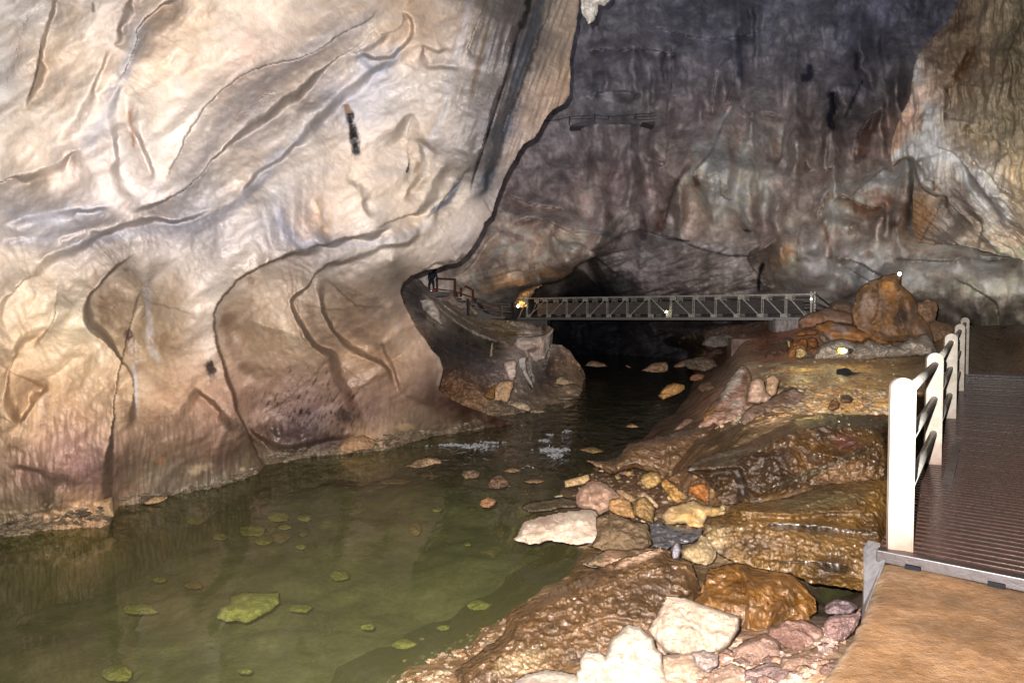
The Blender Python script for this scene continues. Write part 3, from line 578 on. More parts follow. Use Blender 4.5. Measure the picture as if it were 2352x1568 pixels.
bw_c = tps([(880,-300,.34,.35,.42),(1400,0,.36,.36,.42),(1400,150,.34,.33,.38),(1600,20,.26,.27,.33),(1560,100,.36,.36,.42),(1700,150,.34,.34,.39),(1850,80,.36,.37,.42),(2000,60,.26,.27,.34),(2150,60,.22,.22,.28),(2100,150,.30,.29,.30),
  (1400,250,.34,.34,.37),(1380,360,.30,.26,.27),(1450,400,.32,.27,.28),(1350,440,.46,.38,.36),(1300,420,.32,.27,.27),(1200,460,.30,.25,.25),(1210,500,.44,.37,.34),(1280,520,.48,.40,.36),(1320,570,.44,.36,.32),(1150,590,.50,.41,.35),(1220,570,.56,.44,.35),(1080,620,.46,.39,.34),(1250,620,.50,.41,.34),(1100,680,.48,.41,.37),(1040,650,.44,.37,.32),
  (1530,300,.40,.35,.34),(1520,350,.48,.42,.40),(1530,430,.34,.28,.28),(1600,250,.34,.30,.32),(1660,230,.40,.35,.35),(1650,340,.50,.43,.40),(1720,360,.52,.45,.41),(1640,430,.62,.52,.45),(1740,420,.50,.41,.36),(1620,500,.54,.45,.40),(1700,480,.50,.42,.38),(1750,480,.40,.35,.34),(1600,530,.46,.39,.36),(1780,530,.44,.38,.36),(1780,380,.42,.38,.37),(1850,250,.40,.35,.34),(1900,320,.36,.31,.30),(1830,340,.54,.46,.42),(1890,420,.40,.35,.33),
  (1960,200,.24,.23,.28),(2030,260,.34,.29,.28),(2000,350,.30,.23,.21),(2060,300,.44,.34,.29),(2020,420,.62,.53,.46),(1960,470,.60,.51,.44),(2020,480,.46,.36,.30),(1980,520,.42,.35,.31),(1900,560,.48,.44,.41),(1860,600,.50,.47,.45),(1980,560,.48,.41,.36),(2050,560,.46,.42,.38),(1800,600,.50,.37,.26),(1850,640,.46,.45,.45),
  (1500,560,.38,.36,.37),(1430,600,.36,.33,.33),(1600,620,.36,.31,.30),(1680,590,.42,.39,.38),(1500,650,.32,.28,.28),(1650,660,.40,.34,.32),(1740,640,.44,.40,.38),(1850,690,.44,.40,.37),(1950,640,.50,.45,.42),(2050,600,.54,.50,.46),(2150,620,.50,.46,.42),(2250,620,.50,.47,.43),(2200,700,.34,.30,.25),(2300,700,.34,.31,.25),(2100,700,.30,.25,.19),(2350,640,.42,.40,.35),
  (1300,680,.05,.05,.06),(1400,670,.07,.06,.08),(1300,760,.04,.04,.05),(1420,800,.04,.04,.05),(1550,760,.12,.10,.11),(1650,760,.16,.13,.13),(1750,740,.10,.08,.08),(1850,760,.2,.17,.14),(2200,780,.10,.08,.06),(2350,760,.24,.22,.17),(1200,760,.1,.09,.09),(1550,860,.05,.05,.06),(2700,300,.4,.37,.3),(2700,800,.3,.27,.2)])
BST = [
 ('e', 1660,420,150,110,0,(.66,.57,.50),.4), ('e', 1900,500,120,60,-20,(.62,.54,.47),.35), ('e', 1290,560,90,40,0,(.58,.49,.42),.35),
 ('e', 2030,640,140,34,6,(.68,.64,.58),.6), ('e', 2260,650,120,40,6,(.62,.58,.50),.6), ('e', 1870,660,60,26,0,(.60,.56,.52),.6),('e', 2200,615,160,10,2,(.70,.66,.62),.6), ('e', 1640,440,50,40,0,(.66,.56,.49),.5), ('e', 1570,420,30,30,0,(.60,.5,.44),.5),
 ('l', Z3r([(935,410),(950,480),(940,560),(950,610)]), 9, (.03,.03,.05), .9), ('l', Z3r([(1060,240),(1060,330)]), 7, (.05,.05,.08), .8), ('l', Z3r([(850,290),(840,350),(800,360)]), 9, (.07,.07,.11), .8),
 ('l', Z3r([(1090,360),(1040,470),(1000,550)]), 5, (.06,.06,.08), .8), ('l', Z3r([(530,380),(520,200),(540,60)]), 7, (.14,.14,.19), .7), ('l', Z3r([(180,400),(170,300),(180,200)]), 9, (.16,.14,.18), .6),
 ('l', Z3r([(1070,740),(1110,620),(1150,560),(1200,520)]), 16, (.20,.13,.11), .7), ('l', Z3r([(1060,720),(1050,640)]), 4, (.55,.50,.46), .6), ('l', Z3r([(1120,600),(1140,530)]), 3, (.6,.53,.5), .6), ('l', Z3r([(1160,600),(1180,520)]), 3, (.6,.53,.5), .6),
 ('l', Z3r([(300,740),(230,850),(200,940),(170,1060)]), 7, (.20,.16,.16), .8), ('l', Z3r([(170,960),(140,1070)]), 8, (.26,.17,.12), .7), ('l', Z3r([(80,1000),(80,1110)]), 8, (.18,.14,.15), .7),
 ('l', Z3r([(320,800),(330,860)]), 8, (.16,.13,.12), .7), ('l', Z3r([(700,650),(670,740)]), 6, (.40,.27,.20), .5),
 ('l', Z3r([(740,1120),(720,1180),(700,1220)]), 12, (.52,.36,.24), .7), ('l', Z3r([(905,1010),(930,1100),(940,1200)]), 8, (.24,.17,.14), .7),
 ('l', Z3r([(1230,900),(1150,960),(1090,960)]), 12, (.28,.20,.16), .6), ('e', *Z3r([(1070,960)])[0], 34, 14, 30, (.26,.17,.13), .7), ('e', *Z3r([(1230,1030)])[0], 20, 10, -40, (.12,.09,.07), .7),
 ('l', Z3r([(610,1340),(615,1260),(635,1200)]), 5, (.03,.025,.03), 1.0), ('e', *Z3r([(560,1060)])[0], 14, 3, 10, (.05,.04,.05), .9), ('l', Z3r([(180,1095),(260,1105),(300,1110)]), 3, (.04,.04,.06), .9),
 ('l', Z3r([(120,1090),(260,1120),(400,1140),(520,1170)]), 7, (.46,.46,.48), .55), ('l', Z3r([(60,1130),(150,1200),(210,1230)]), 4, (.44,.44,.46), .5), ('l', Z3r([(0,1090),(80,1180)]), 4, (.42,.42,.45), .5),
 ('l', Z3r([(760,1230),(900,1230),(1010,1220)]), 6, (.60,.58,.56), .6), ('l', Z3r([(1010,1150),(1100,1200),(1250,1220),(1400,1270)]), 9, (.60,.57,.54), .6),
 ('l', Z3r([(1300,1130),(1500,1150),(1700,1190)]), 8, (.55,.53,.50), .5), ('l', Z3r([(1050,1130),(1090,1200)]), 6, (.58,.56,.54), .5),
 ('e', 1300,575,40,14,10,(.54,.45,.38),.5), ('e', 1340,440,40,18,0,(.50,.42,.39),.5), ('e', 1190,545,60,10,20,(.20,.17,.17),.6), ('e', 1270,480,26,12,20,(.5,.43,.42),.5),
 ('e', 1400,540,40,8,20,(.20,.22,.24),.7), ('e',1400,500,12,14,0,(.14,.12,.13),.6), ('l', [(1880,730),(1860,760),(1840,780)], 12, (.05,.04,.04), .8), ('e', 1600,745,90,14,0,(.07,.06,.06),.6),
]
for k in range(60):
    x = rs.uniform(1330, 2080); y = rs.uniform(0, 520); l = rs.uniform(20, 80)
    dk = rs.rand() < .6
    BST.append(('l', [(x, y), (x + rs.uniform(-4, 4), y + l * .5), (x + rs.uniform(-8, 8), y + l)], rs.uniform(3, 9), (.22,.20,.22) if dk else (.52,.47,.46), rs.uniform(.12, .3)))
def bw_color(px, py):
    x = px + n2(px, py, 50, 50, 51, 4) * 26; y = py + n2(px, py, 50, 50, 52, 4) * 26
    c = bw_c(x, y)
    c = c * .74 + .29 * c.mean(1, keepdims=True) * np.array([1.0, .97, .96])  # haze over the far wall put into the colour as lower contrast
    c = c * (1 + .12 * n2(px, py, 24, 60, 53, 5)[:, None]) * (1 + .18 * n2(px, py, 10, 9, 54, 3)[:, None])
    c = c * (1 + .20 * np.tanh(4 * n2(px, py, 60, 80, 56, 5))[:, None]) * (1 + .15 * np.tanh(5 * n2(px, py, 22, 20, 57, 4))[:, None])
    low = (np.clip((py - 540) / 60, 0, 1) * np.clip((1790 - px) / 60, 0, 1))[:, None]
    c = c * (1 + low * .5 * n2(px * .97 - py * .25, py * .97 + px * .25, 70, 5, 55, 4)[:, None])
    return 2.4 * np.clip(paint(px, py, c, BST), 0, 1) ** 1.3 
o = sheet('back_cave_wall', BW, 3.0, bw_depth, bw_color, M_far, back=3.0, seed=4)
tag(o, kind='structure')

# lobe of pale rock lit from beneath beside the tunnel mouth (the lit orange inner curve)
# ================================================================== RIGHT BUTTRESS
RW = [(2150,-330),(2900,-330),(2900,640),(2352,598),(2290,585),(2240,570),(2180,560),(2130,560),(2104,556),(2096,520),(2098,480),(2096,452),(2100,430),(2098,400),(2090,368),(2078,362),(2064,368),(2052,382),(2044,362),(2046,330),(2056,300),
      (2066,270),(2082,240),(2092,215),(2094,190),(2100,150),(2108,125),(2124,106),(2150,80),(2178,50),(2195,20),(2202,0),(2190,-100)]
rw_d = tps([(2150,-300,26),(2900,-300,17),(2210,0,25),(2300,0,23),(2100,180,24.5),(2180,200,23.3),(2300,200,21.5),(2600,200,18),(2050,370,24),(2120,380,23.5),(2180,420,23.3),(2250,450,22.3),(2350,480,21),(2105,540,26),(2150,540,25.5),(2200,550,24.5),(2300,580,22.5),(2352,590,21.8),(2900,600,17),(2100,440,25.5),(2110,400,24.4)])
RCR = [
 (Z3r([(1220,760),(1250,730),(1300,715),(1330,740),(1350,850),(1410,900),(1460,900),(1510,960),(1600,1040)]), 2.0, .4, 60, 24),
 (Z3r([(1330,880),(1350,800),(1330,730)]), -.6, .2, 20, 14),
 (Z3r([(1340,640),(1340,560),(1330,460),(1340,300),(1400,210)]), -.5, .3, 40, 20),
 (Z3r([(1400,660),(1500,700),(1570,780),(1640,870),(1720,940),(1780,1040)]), .6, .35, 20, 24),
 (Z3r([(1450,840),(1540,880),(1600,960),(1640,1040),(1620,1110),(1640,1140)]), .6, .35, 18, 22),
 (Z3r([(1450,930),(1500,980),(1560,1060),(1600,1110)]), .5, .25, 16, 18),
 (Z3r([(1480,620),(1460,540),(1490,480),(1460,400),(1500,330),(1590,180)]), .5, .25, 24, 24),
 (Z3r([(1560,700),(1600,740),(1660,790),(1740,890)]), .4, .25, 16, 20),
 (Z3r([(1820,740),(1770,790),(1790,900),(1780,980),(1829,1040)]), -.6, .2, 30, 20),
 (Z3r([(1660,520),(1700,640),(1790,680),(1790,740)]), .4, .2, 20, 20),
 (Z3r([(1700,540),(1740,300),(1829,60)]), -.5, .2, 30, 26),
 (Z3r([(1560,560),(1620,620),(1700,620)]), .3, .2, 16, 18),
]
def rw_depth(px, py):
    wx = n2(px, py, 50, 50, 61, 4) * 12; wy = n2(px, py, 50, 50, 62, 4) * 12
    d = rw_d(px, py)[:, 0] + creases(px + wx * .6, py + wy * .6, RCR, 3.0, 1.2) * 1.6
    x, y = px + wx, py + wy
    dg = np.clip((py - 380) / 120, 0, 1)
    a = x * .80 + y * .60; b = y * .80 - x * .60
    d -= dg * (n2(a, b, 150, 26, 63, 4, ridged) - .4) * .7
    d -= (1 - dg) * n2(x, y, 26, 140, 64, 3, ridged) * .4
    d -= n2(x, y, 50, 50, 65, 4) * .4 + n2(px, py, 12, 12, 66, 3) * .05
    return d
rw_c = tps([(2210,20,.24,.19,.14),(2300,20,.36,.31,.22),(2250,80,.34,.27,.19),(2140,130,.34,.26,.20),(2120,200,.55,.46,.40),(2110,160,.60,.54,.48),(2150,200,.44,.34,.26),(2220,120,.36,.27,.19),(2230,170,.34,.26,.19),(2200,220,.36,.29,.22),(2280,220,.40,.34,.25),(2345,200,.26,.22,.15),(2320,300,.38,.33,.24),
  (2080,290,.56,.42,.33),(2120,280,.50,.38,.31),(2060,340,.56,.42,.34),(2054,370,.60,.50,.40),(2135,260,.66,.62,.58),(2140,310,.80,.77,.74),(2100,345,.78,.75,.71),(2180,320,.46,.40,.34),(2220,300,.44,.38,.29),(2150,360,.66,.63,.60),(2120,420,.74,.68,.62),(2180,370,.50,.47,.43),(2210,400,.60,.58,.56),(2250,440,.74,.72,.70),(2160,460,.52,.47,.42),(2200,440,.46,.42,.38),(2220,500,.44,.38,.32),(2180,510,.52,.49,.46),(2290,470,.62,.60,.57),(2250,530,.62,.55,.46),(2280,560,.66,.56,.46),(2340,580,.66,.56,.46),
  (2300,380,.56,.49,.38),(2340,330,.50,.43,.31),(2345,450,.46,.39,.28),(2320,520,.40,.36,.31),(2116,470,.46,.33,.20),(2116,520,.44,.31,.19),(2140,540,.42,.36,.30),(2104,440,.34,.30,.26),(2120,500,.40,.24,.12),(2330,80,.32,.28,.20),(2800,300,.4,.36,.27),(2800,-200,.3,.26,.2)])
RST = [('l', Z3r([(1220,740),(1280,690),(1340,675),(1420,680),(1500,730),(1570,800),(1640,880),(1720,960),(1760,1030)]), 11, (.80,.78,.77), .85),
 ('l', Z3r([(1395,470),(1390,560),(1400,620),(1450,660)]), 12, (.80,.79,.77), .8), ('l', Z3r([(1340,800),(1380,840),(1400,870)]), 16, (.74,.69,.62), .6),
 ('l', Z3r([(1560,780),(1640,870),(1700,960),(1740,1040)]), 5, (.36,.35,.37), .7), ('l', Z3r([(1480,800),(1560,880),(1600,960)]), 5, (.40,.33,.27), .7), ('l', Z3r([(1410,830),(1420,880)]), 5, (.34,.22,.16), .8), ('l', Z3r([(1470,900),(1480,960)]), 5, (.30,.20,.14), .7),
 ('l', Z3r([(1620,1110),(1680,1140),(1829,1170)]), 6, (.72,.56,.42), .7), ('l', Z3r([(1360,880),(1350,960),(1345,1080)]), 14, (.46,.32,.19), .6), ('l', Z3r([(1600,200),(1560,300),(1500,380)]), 12, (.22,.13,.07), .7),
 ('l', Z3r([(1350,270),(1340,330),(1330,390)]), 5, (.74,.72,.70), .7), ('l', Z3r([(1470,560),(1465,480),(1470,400)]), 5, (.26,.17,.11), .7), ('l', Z3r([(1260,870),(1290,960),(1300,1060)]), 9, (.30,.25,.20), .6),
 ('l', Z3r([(1600,60),(1540,120),(1480,160)]), 10, (.20,.13,.08), .6), ('l', Z3r([(1829,40),(1790,140),(1740,260)]), 16, (.24,.20,.13), .6)]
def rw_color(px, py):
    x = px + n2(px, py, 40, 40, 71, 4) * 16; y = py + n2(px, py, 40, 40, 72, 4) * 16
    c = rw_c(x, y)
    dg = np.clip((py - 380) / 120, 0, 1)[:, None]
    c = c * (1 + dg * .45 * n2(px*.8+py*.6, py*.8-px*.6, 120, 10, 73, 4)[:, None]) * (1 + (1-dg) * .3 * n2(px, py, 14, 90, 74, 4)[:, None])
    c = paint(px, py, c, RST); c = c * .8 + .2 * c.mean(1, keepdims=True)
    return 2.0 * np.clip(c, 0, 1) ** 1.4
o = sheet('right_cave_wall', RW, 2.6, rw_depth, rw_color, M_far, back=6.0, seed=5, rough=3)
tag(o, kind='structure')
# ================================================================== RIVER BED, WATER
def river_bed():
    xs = np.concatenate([np.linspace(-30, -8, 30), np.arange(-7.9, 9, .09), np.linspace(9.2, 60, 40)])
    ys = np.concatenate([[-6, -3, 0, 1.5], np.arange(2.5, 24, .11), np.linspace(24.3, 70, 110)])
    X, Y = np.meshgrid(xs, ys); x, y = X.ravel(), Y.ravel()
    p = np.stack([x / 2.2, y / 2.2, x * 0], -1)
    z = -1.0 + fbm(p, 4) * .28 + fbm(p * 6, 3) * .07 + np.clip((y - 8.5) / 6, 0, 1) * .52 + np.clip((x - .2) / 2, 0, 1) * .3
    z = np.minimum(z, -.07 + fbm(p * 3, 3) * .04)
    nx = len(xs); i, j = np.meshgrid(np.arange(nx - 1), np.arange(len(ys) - 1)); a = (j * nx + i).ravel()
    q = np.stack([a, a + 1, a + nx + 1, a + nx], -1)
    c = np.array([.22, .205, .12])[None] * (1 + .5 * fbm(p * 2 + 3, 4)[:, None])
    sp = np.clip(fbm(p * 5 + 9, 3) * 3 - .6, 0, 1)[:, None]; c = c * (1 - sp) + np.array([.36, .345, .19]) * sp
    c = np.where((y > 14)[:, None], c * np.array([.55, .45, .5]), c)
    return link('river_bed', raw('river_bed', np.stack([x, y, z], -1), q, c), None, [M_bed])
tag(river_bed(), kind='structure')

def water_mat():
    m = bpy.data.materials.new('cave_water'); m.use_nodes = True; nt = m.node_tree; L = nt.links.new
    for n in list(nt.nodes):
        if n.type != 'OUTPUT_MATERIAL': nt.nodes.remove(n)
    out = [n for n in nt.nodes if n.type == 'OUTPUT_MATERIAL'][0]
    g = N(nt, 'ShaderNodeNewGeometry'); sx = N(nt, 'ShaderNodeSeparateXYZ'); L(g.outputs['Position'], sx.inputs[0])
    mp = N(nt, 'ShaderNodeMapping'); mp.inputs['Scale'].default_value = (1.0, .55, 1); L(g.outputs['Position'], mp.inputs[0])
    n1 = N(nt, 'ShaderNodeTexNoise', i_Scale=3.2, i_Detail=3, i_Roughness=.6, i_Distortion=.8); L(mp.outputs[0], n1.inputs['Vector'])
    n2b = N(nt, 'ShaderNodeTexNoise', i_Scale=.8, i_Detail=3); L(mp.outputs[0], n2b.inputs['Vector'])
    ad = N(nt, 'ShaderNodeMath', operation='MULTIPLY_ADD'); L(n2b.outputs[0], ad.inputs[0]); ad.inputs[1].default_value = 2.0; L(n1.outputs[0], ad.inputs[2])
    far = N(nt, 'ShaderNodeMapRange'); far.inputs[1].default_value = 9.5; far.inputs[2].default_value = 17; far.inputs[3].default_value = .004; far.inputs[4].default_value = .075; L(sx.outputs['Y'], far.inputs[0])
    bp = N(nt, 'ShaderNodeBump', i_Strength=1.0); L(ad.outputs[0], bp.inputs['Height']); L(far.outputs[0], bp.inputs['Distance'])
    tr = N(nt, 'ShaderNodeBsdfTransparent'); tr.inputs[0].default_value = (.61, .64, .49, 1)
    df = N(nt, 'ShaderNodeBsdfDiffuse'); df.inputs[0].default_value = (.13, .135, .06, 1)
    mk = N(nt, 'ShaderNodeMapRange'); mk.inputs[1].default_value = 8; mk.inputs[2].default_value = 20; mk.inputs[3].default_value = .20; mk.inputs[4].default_value = .12; L(sx.outputs['Y'], mk.inputs[0])
    mx = N(nt, 'ShaderNodeMixShader'); L(mk.outputs[0], mx.inputs[0]); L(tr.outputs[0], mx.inputs[1]); L(df.outputs[0], mx.inputs[2])
    gl = N(nt, 'ShaderNodeBsdfGlossy'); gl.inputs['Roughness'].default_value = .03; L(bp.outputs[0], gl.inputs['Normal'])
    lw = N(nt, 'ShaderNodeLayerWeight', i_Blend=.5); L(bp.outputs[0], lw.inputs['Normal'])
    pw = N(nt, 'ShaderNodeMath', operation='POWER'); L(lw.outputs['Facing'], pw.inputs[0]); pw.inputs[1].default_value = 5.0
    fr = N(nt, 'ShaderNodeMath', operation='MULTIPLY_ADD'); L(pw.outputs[0], fr.inputs[0]); fr.inputs[1].default_value = .85; fr.inputs[2].default_value = .02
    m2 = N(nt, 'ShaderNodeMixShader'); L(fr.outputs[0], m2.inputs[0]); L(mx.outputs[0], m2.inputs[1]); L(gl.outputs[0], m2.inputs[2])
    L(m2.outputs[0], out.inputs['Surface'])
    return m
M_water = water_mat()
def box_mesh(name, x0, x1, y0, y1, z0, z1):
    v = [(x, y, z) for z in (z0, z1) for y in (y0, y1) for x in (x0, x1)]
    return raw(name, v, [(0,2,3,1),(4,5,7,6),(0,1,5,4),(2,6,7,3),(0,4,6,2),(1,3,7,5)], None, False)
tag(link('river_water', box_mesh('river_water', -29, 59, -5, 69, -2.6, 0.0), None, [M_water]), kind='structure')

# ================================================================== RIGHT BANK
Zc = lambda x, y, z: (x, y, math.log(float(dz(x, y, z))))
Dc = lambda x, y, d: (x, y, math.log(d))
BK = [(760,1760),(700,1568),(900,1470),(1030,1410),(1130,1340),(1250,1275),(1110,1255),(1150,1180),(1130,1130),(1270,1060),(1370,1010),(1450,965),(1520,925),(1540,890),(1510,850),(1490,800),(1540,772),(1620,760),(1700,745),(1800,730),(1900,715),(2000,712),(2130,716),(2160,745),(2250,748),(2352,745),(2760,740),(2760,1760)]
bk_d = tps([Zc(760,1760,-1.2),Zc(700,1568,-1.5),Zc(900,1470,-1.3),Zc(1030,1410,-1.25),Zc(1130,1340,-1.2),Zc(1250,1275,-.55),Zc(1100,1255,-1.1),Zc(1110,1150,-.8),Zc(1270,1060,-.6),Zc(1370,1010,-.3),Zc(1450,965,-.3),Zc(1540,890,-.4),Zc(1500,830,-.5),
   Zc(850,1568,-.1),Zc(940,1530,.0),Zc(1010,1500,-.02),Zc(1110,1440,.0),Zc(1180,1395,.02),Zc(1250,1345,0),Zc(1330,1300,.02),Zc(1390,1280,.05),Zc(1290,1240,-.05),Zc(1190,1160,0),Zc(1300,1110,0),Zc(1360,1080,0),Zc(1430,1045,.02),Zc(1490,1000,0),Zc(1550,950,0),Zc(1580,910,0),Zc(1592,880,0),Zc(1580,840,-.1),Zc(1560,810,-.2),
   Zc(1200,1568,.36),Zc(1300,1530,.5),Zc(1500,1568,.75),Zc(1800,1568,1.0),Zc(1900,1568,1.1),Zc(1700,1500,.85),Zc(1900,1450,.95),Zc(1200,1480,.28),Zc(1350,1450,.40),Zc(1500,1400,.50),
   Zc(1420,1180,.2),Zc(1500,1140,.3),Zc(1550,1250,.25),Zc(1600,1290,.3),Zc(1620,1200,.40),Zc(1700,1350,.35),Zc(1900,1380,-.1),Zc(1960,1350,-.1),Zc(1900,1290,.3),Zc(1750,1230,.6),Zc(1900,1180,.8),Zc(2030,1150,.9),
   Zc(1450,1080,.3),Zc(1520,1010,.55),Zc(1600,1010,1.0),Zc(1700,970,1.35),Zc(1650,950,1.2),Zc(1600,950,.6),Zc(1630,900,.75),Zc(1700,890,1.35),Zc(1800,950,1.55),Zc(1950,950,1.6),Zc(2030,960,1.5),Zc(1800,1050,1.15),Zc(2000,1060,1.2),
   Zc(1650,870,.9),Zc(1700,850,1.6),Zc(1800,840,1.85),Zc(1800,880,1.8),Zc(1900,880,1.85),Zc(1900,830,1.95),Zc(2000,830,1.95),Zc(2030,900,1.75),Zc(1690,830,1.5),Zc(1640,840,.4),Zc(1660,810,.9),Zc(1750,800,1.85),Zc(1850,800,2.0),Zc(2050,800,2.05),Zc(2150,850,2.0),Zc(2180,900,1.7),
   Dc(1560,790,42),Dc(1620,775,36),Dc(1700,770,31),Dc(1780,770,28),Dc(1850,765,26),Dc(1950,770,25),Dc(2050,765,25),Dc(2120,770,24),Dc(1900,740,25),Dc(2000,740,23),Dc(2130,740,22),Dc(1600,765,40),Dc(1700,750,36),Dc(1800,740,33),Dc(1900,718,31),Dc(2050,715,26),Dc(2130,718,26),
   Zc(2240,855,1.75),Zc(2352,860,1.7),Zc(2300,800,2.0),Dc(2200,765,22),Dc(2352,765,20),Dc(2250,750,26),Dc(2352,748,26),Dc(2760,745,22),
   Zc(2150,1000,1.0),Zc(2200,1100,.9),Zc(2352,1000,1.0),Zc(2352,1200,1.0),Zc(2200,1300,.8),Zc(2100,1250,.7),Zc(2050,1400,.9),Zc(2200,1568,1.0),Zc(2352,1500,1.0),Zc(2760,900,1.2),Zc(2760,1300,1.0),Zc(2760,1760,1.0),Zc(1500,1760,.8),Zc(2000,1760,1.1),Zc(1000,1600,.2)])
KCR = [([(1600,1010),(1640,960),(1690,900),(1700,860)], .15, .05, 20, 20),
       ([(1650,1000),(1730,962),(1820,948),(1930,958),(2050,965)], -.25, .1, 26, 12),
       ([(1480,1020),(1560,1000),(1640,985),(1700,965)], .2, .1, 22, 22),
       ([(1690,935),(1760,925),(1850,915),(1950,935),(2040,930)], .10, .05, 10, 10), ([(1760,880),(1850,885),(1930,905)], .08, .04, 8, 8)]
def bk_depth(px, py):
    d = np.exp(bk_d(px, py)[:, 0])
    x, y = px + n2(px, py, 40, 40, 81, 3) * 14, py + n2(px, py, 40, 40, 82, 3) * 8
    d += creases(x, y, KCR) * d / 8
    P = place(px, py, d)
    k = np.clip(.06 * d / 6, .03, .4)
    pl = np.clip(1 - np.abs(px - 1880) / 260, 0, 1) * np.clip(1 - np.abs(py - 880) / 90, 0, 1)
    d -= (ridged(P * 1.1, 3) - .45) * k * 1.6 * (1 - .7 * pl)
    d -= fbm(P * 2.6 + 5, 4) * k * 1.3 * (1 - .5 * pl)
    d -= fbm(P * 9 + 5, 3) * k * .35
    return d
bk_c = tps([(1000,1540,.30,.21,.12),(1200,1500,.24,.16,.085),(1350,1450,.22,.14,.07),(1200,1440,.26,.18,.10),(1100,1460,.30,.20,.11),(1500,1400,.22,.14,.07),(1300,1540,.20,.13,.065),(1500,1560,.5,.38,.28),(1700,1530,.42,.30,.23),(1850,1500,.36,.26,.21),(1900,1560,.38,.26,.17),(1850,1400,.12,.1,.07),(1930,1380,.10,.09,.07),
   (1250,1150,.20,.16,.11),(1200,1160,.3,.24,.16),(1450,1180,.2,.13,.07),(1550,1250,.17,.15,.12),(1500,1110,.2,.13,.08),(1420,1050,.2,.13,.08),(1500,1050,.17,.10,.06),(1600,1100,.18,.11,.055),(1700,1200,.22,.15,.06),(1600,1190,.2,.13,.07),(1900,1250,.2,.13,.05),(1480,1010,.22,.14,.09),(1570,990,.22,.15,.09),(1650,990,.16,.12,.07),(1700,960,.17,.13,.08),(1850,965,.10,.08,.04),(1980,975,.09,.07,.035),(2030,990,.10,.07,.04),(1900,1050,.16,.09,.05),
   (1620,930,.34,.22,.16),(1600,960,.30,.20,.14),(1650,900,.36,.25,.20),(1700,940,.36,.27,.20),(1650,950,.38,.27,.21),(1750,940,.40,.30,.21),(1850,930,.36,.26,.14),(1950,920,.40,.27,.12),(2020,930,.42,.29,.13),(1750,880,.30,.24,.17),(1800,870,.36,.28,.19),(1720,850,.5,.4,.3),(1850,850,.44,.36,.24),(1950,840,.34,.27,.17),(2050,850,.28,.22,.13),(1900,820,.44,.38,.27),(2000,870,.40,.29,.15),(2100,830,.30,.24,.16),(1880,890,.26,.22,.14),(1950,880,.38,.27,.14),
   (1620,850,.14,.10,.08),(1600,890,.22,.15,.10),(1660,820,.17,.11,.08),(1750,800,.28,.12,.06),(1800,780,.34,.14,.06),(1700,775,.32,.22,.18),(1600,790,.12,.09,.07),(1560,800,.10,.08,.06),(1650,770,.2,.17,.15),(1750,745,.1,.08,.07),(1850,750,.44,.22,.11),(1950,760,.44,.22,.10),(2050,740,.28,.15,.08),(2130,750,.3,.2,.14),(2050,800,.42,.35,.27),
   (2240,860,.12,.08,.05),(2300,820,.14,.09,.05),(2352,840,.2,.13,.08),(2200,780,.14,.1,.06),(2300,760,.12,.09,.06),(2352,755,.16,.11,.06),(2200,1200,.15,.1,.06),(2200,1500,.25,.18,.1),(1540,890,.1,.09,.05),(1130,1200,.3,.3,.15),(1000,1430,.2,.19,.1),(800,1568,.25,.23,.12)])
KST = [('e', 1690,930,55,22,-20,(.62,.48,.38),.7), ('e', 1740,945,60,8,-8,(.5,.38,.28),.7), ('e', 1640,960,40,14,-30,(.46,.30,.22),.7), ('e', 1790,890,60,9,4,(.06,.05,.04),.8), ('e', 1850,895,40,6,8,(.07,.05,.04),.7), ('l', [(1700,845),(1780,838),(1850,848)], 4, (.62,.5,.38), .7), ('e', 1770,855,36,4,-6,(.66,.54,.44),.7), ('e', 1835,870,14,6,-20,(.66,.6,.52),.9),
       ('e', 1810,905,18,5,-25,(.66,.6,.52),.9), ('e', 1850,925,60,8,0,(.2,.16,.11),.6),('e', 1740,930,16,8,0,(.6,.44,.28),.8), ('e', 1920,900,9,10,0,(.45,.2,.1),.7), ('l', [(1760,950),(1860,938),(1960,948),(2045,955)], 6, (.58,.48,.30), .7),
       ('e', 1960,925,60,6,6,(.46,.24,.09),.5), ('l', [(1640,985),(1730,958),(1850,955),(2040,972)], 9, (.07,.055,.03), .6), ('e', 1490,1000,40,9,-10,(.3,.17,.1),.6)]
rs = np.random.RandomState(3)
for k in range(150):
    x = rs.uniform(1690, 2045); y = rs.uniform(890, 950)
    KST.append(('e', x, y, rs.uniform(3, 9), rs.uniform(1.5, 4), rs.uniform(-20, 20), [(.58,.44,.26),(.20,.13,.07),(.44,.24,.10),(.55,.48,.38),(.12,.10,.08)][rs.randint(5)], .8))
def bk_color(px, py):
    c = bk_c(px + n2(px, py, 40, 40, 91, 4) * 18, py + n2(px, py, 40, 30, 92, 4) * 12)
    c = c * (1 + .4 * n2(px, py, 30, 16, 93, 5)[:, None])
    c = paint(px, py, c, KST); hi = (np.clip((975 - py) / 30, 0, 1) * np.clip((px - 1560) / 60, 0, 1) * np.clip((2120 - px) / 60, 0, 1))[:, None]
    near = (1 - .36 * np.clip((py - 940) / 60, 0, 1))[:, None]  # near ground darkened in its colour to even out the flash falloff
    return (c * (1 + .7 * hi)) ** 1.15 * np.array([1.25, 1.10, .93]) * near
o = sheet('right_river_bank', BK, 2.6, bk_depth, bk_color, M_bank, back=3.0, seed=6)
tag(o, kind='structure')

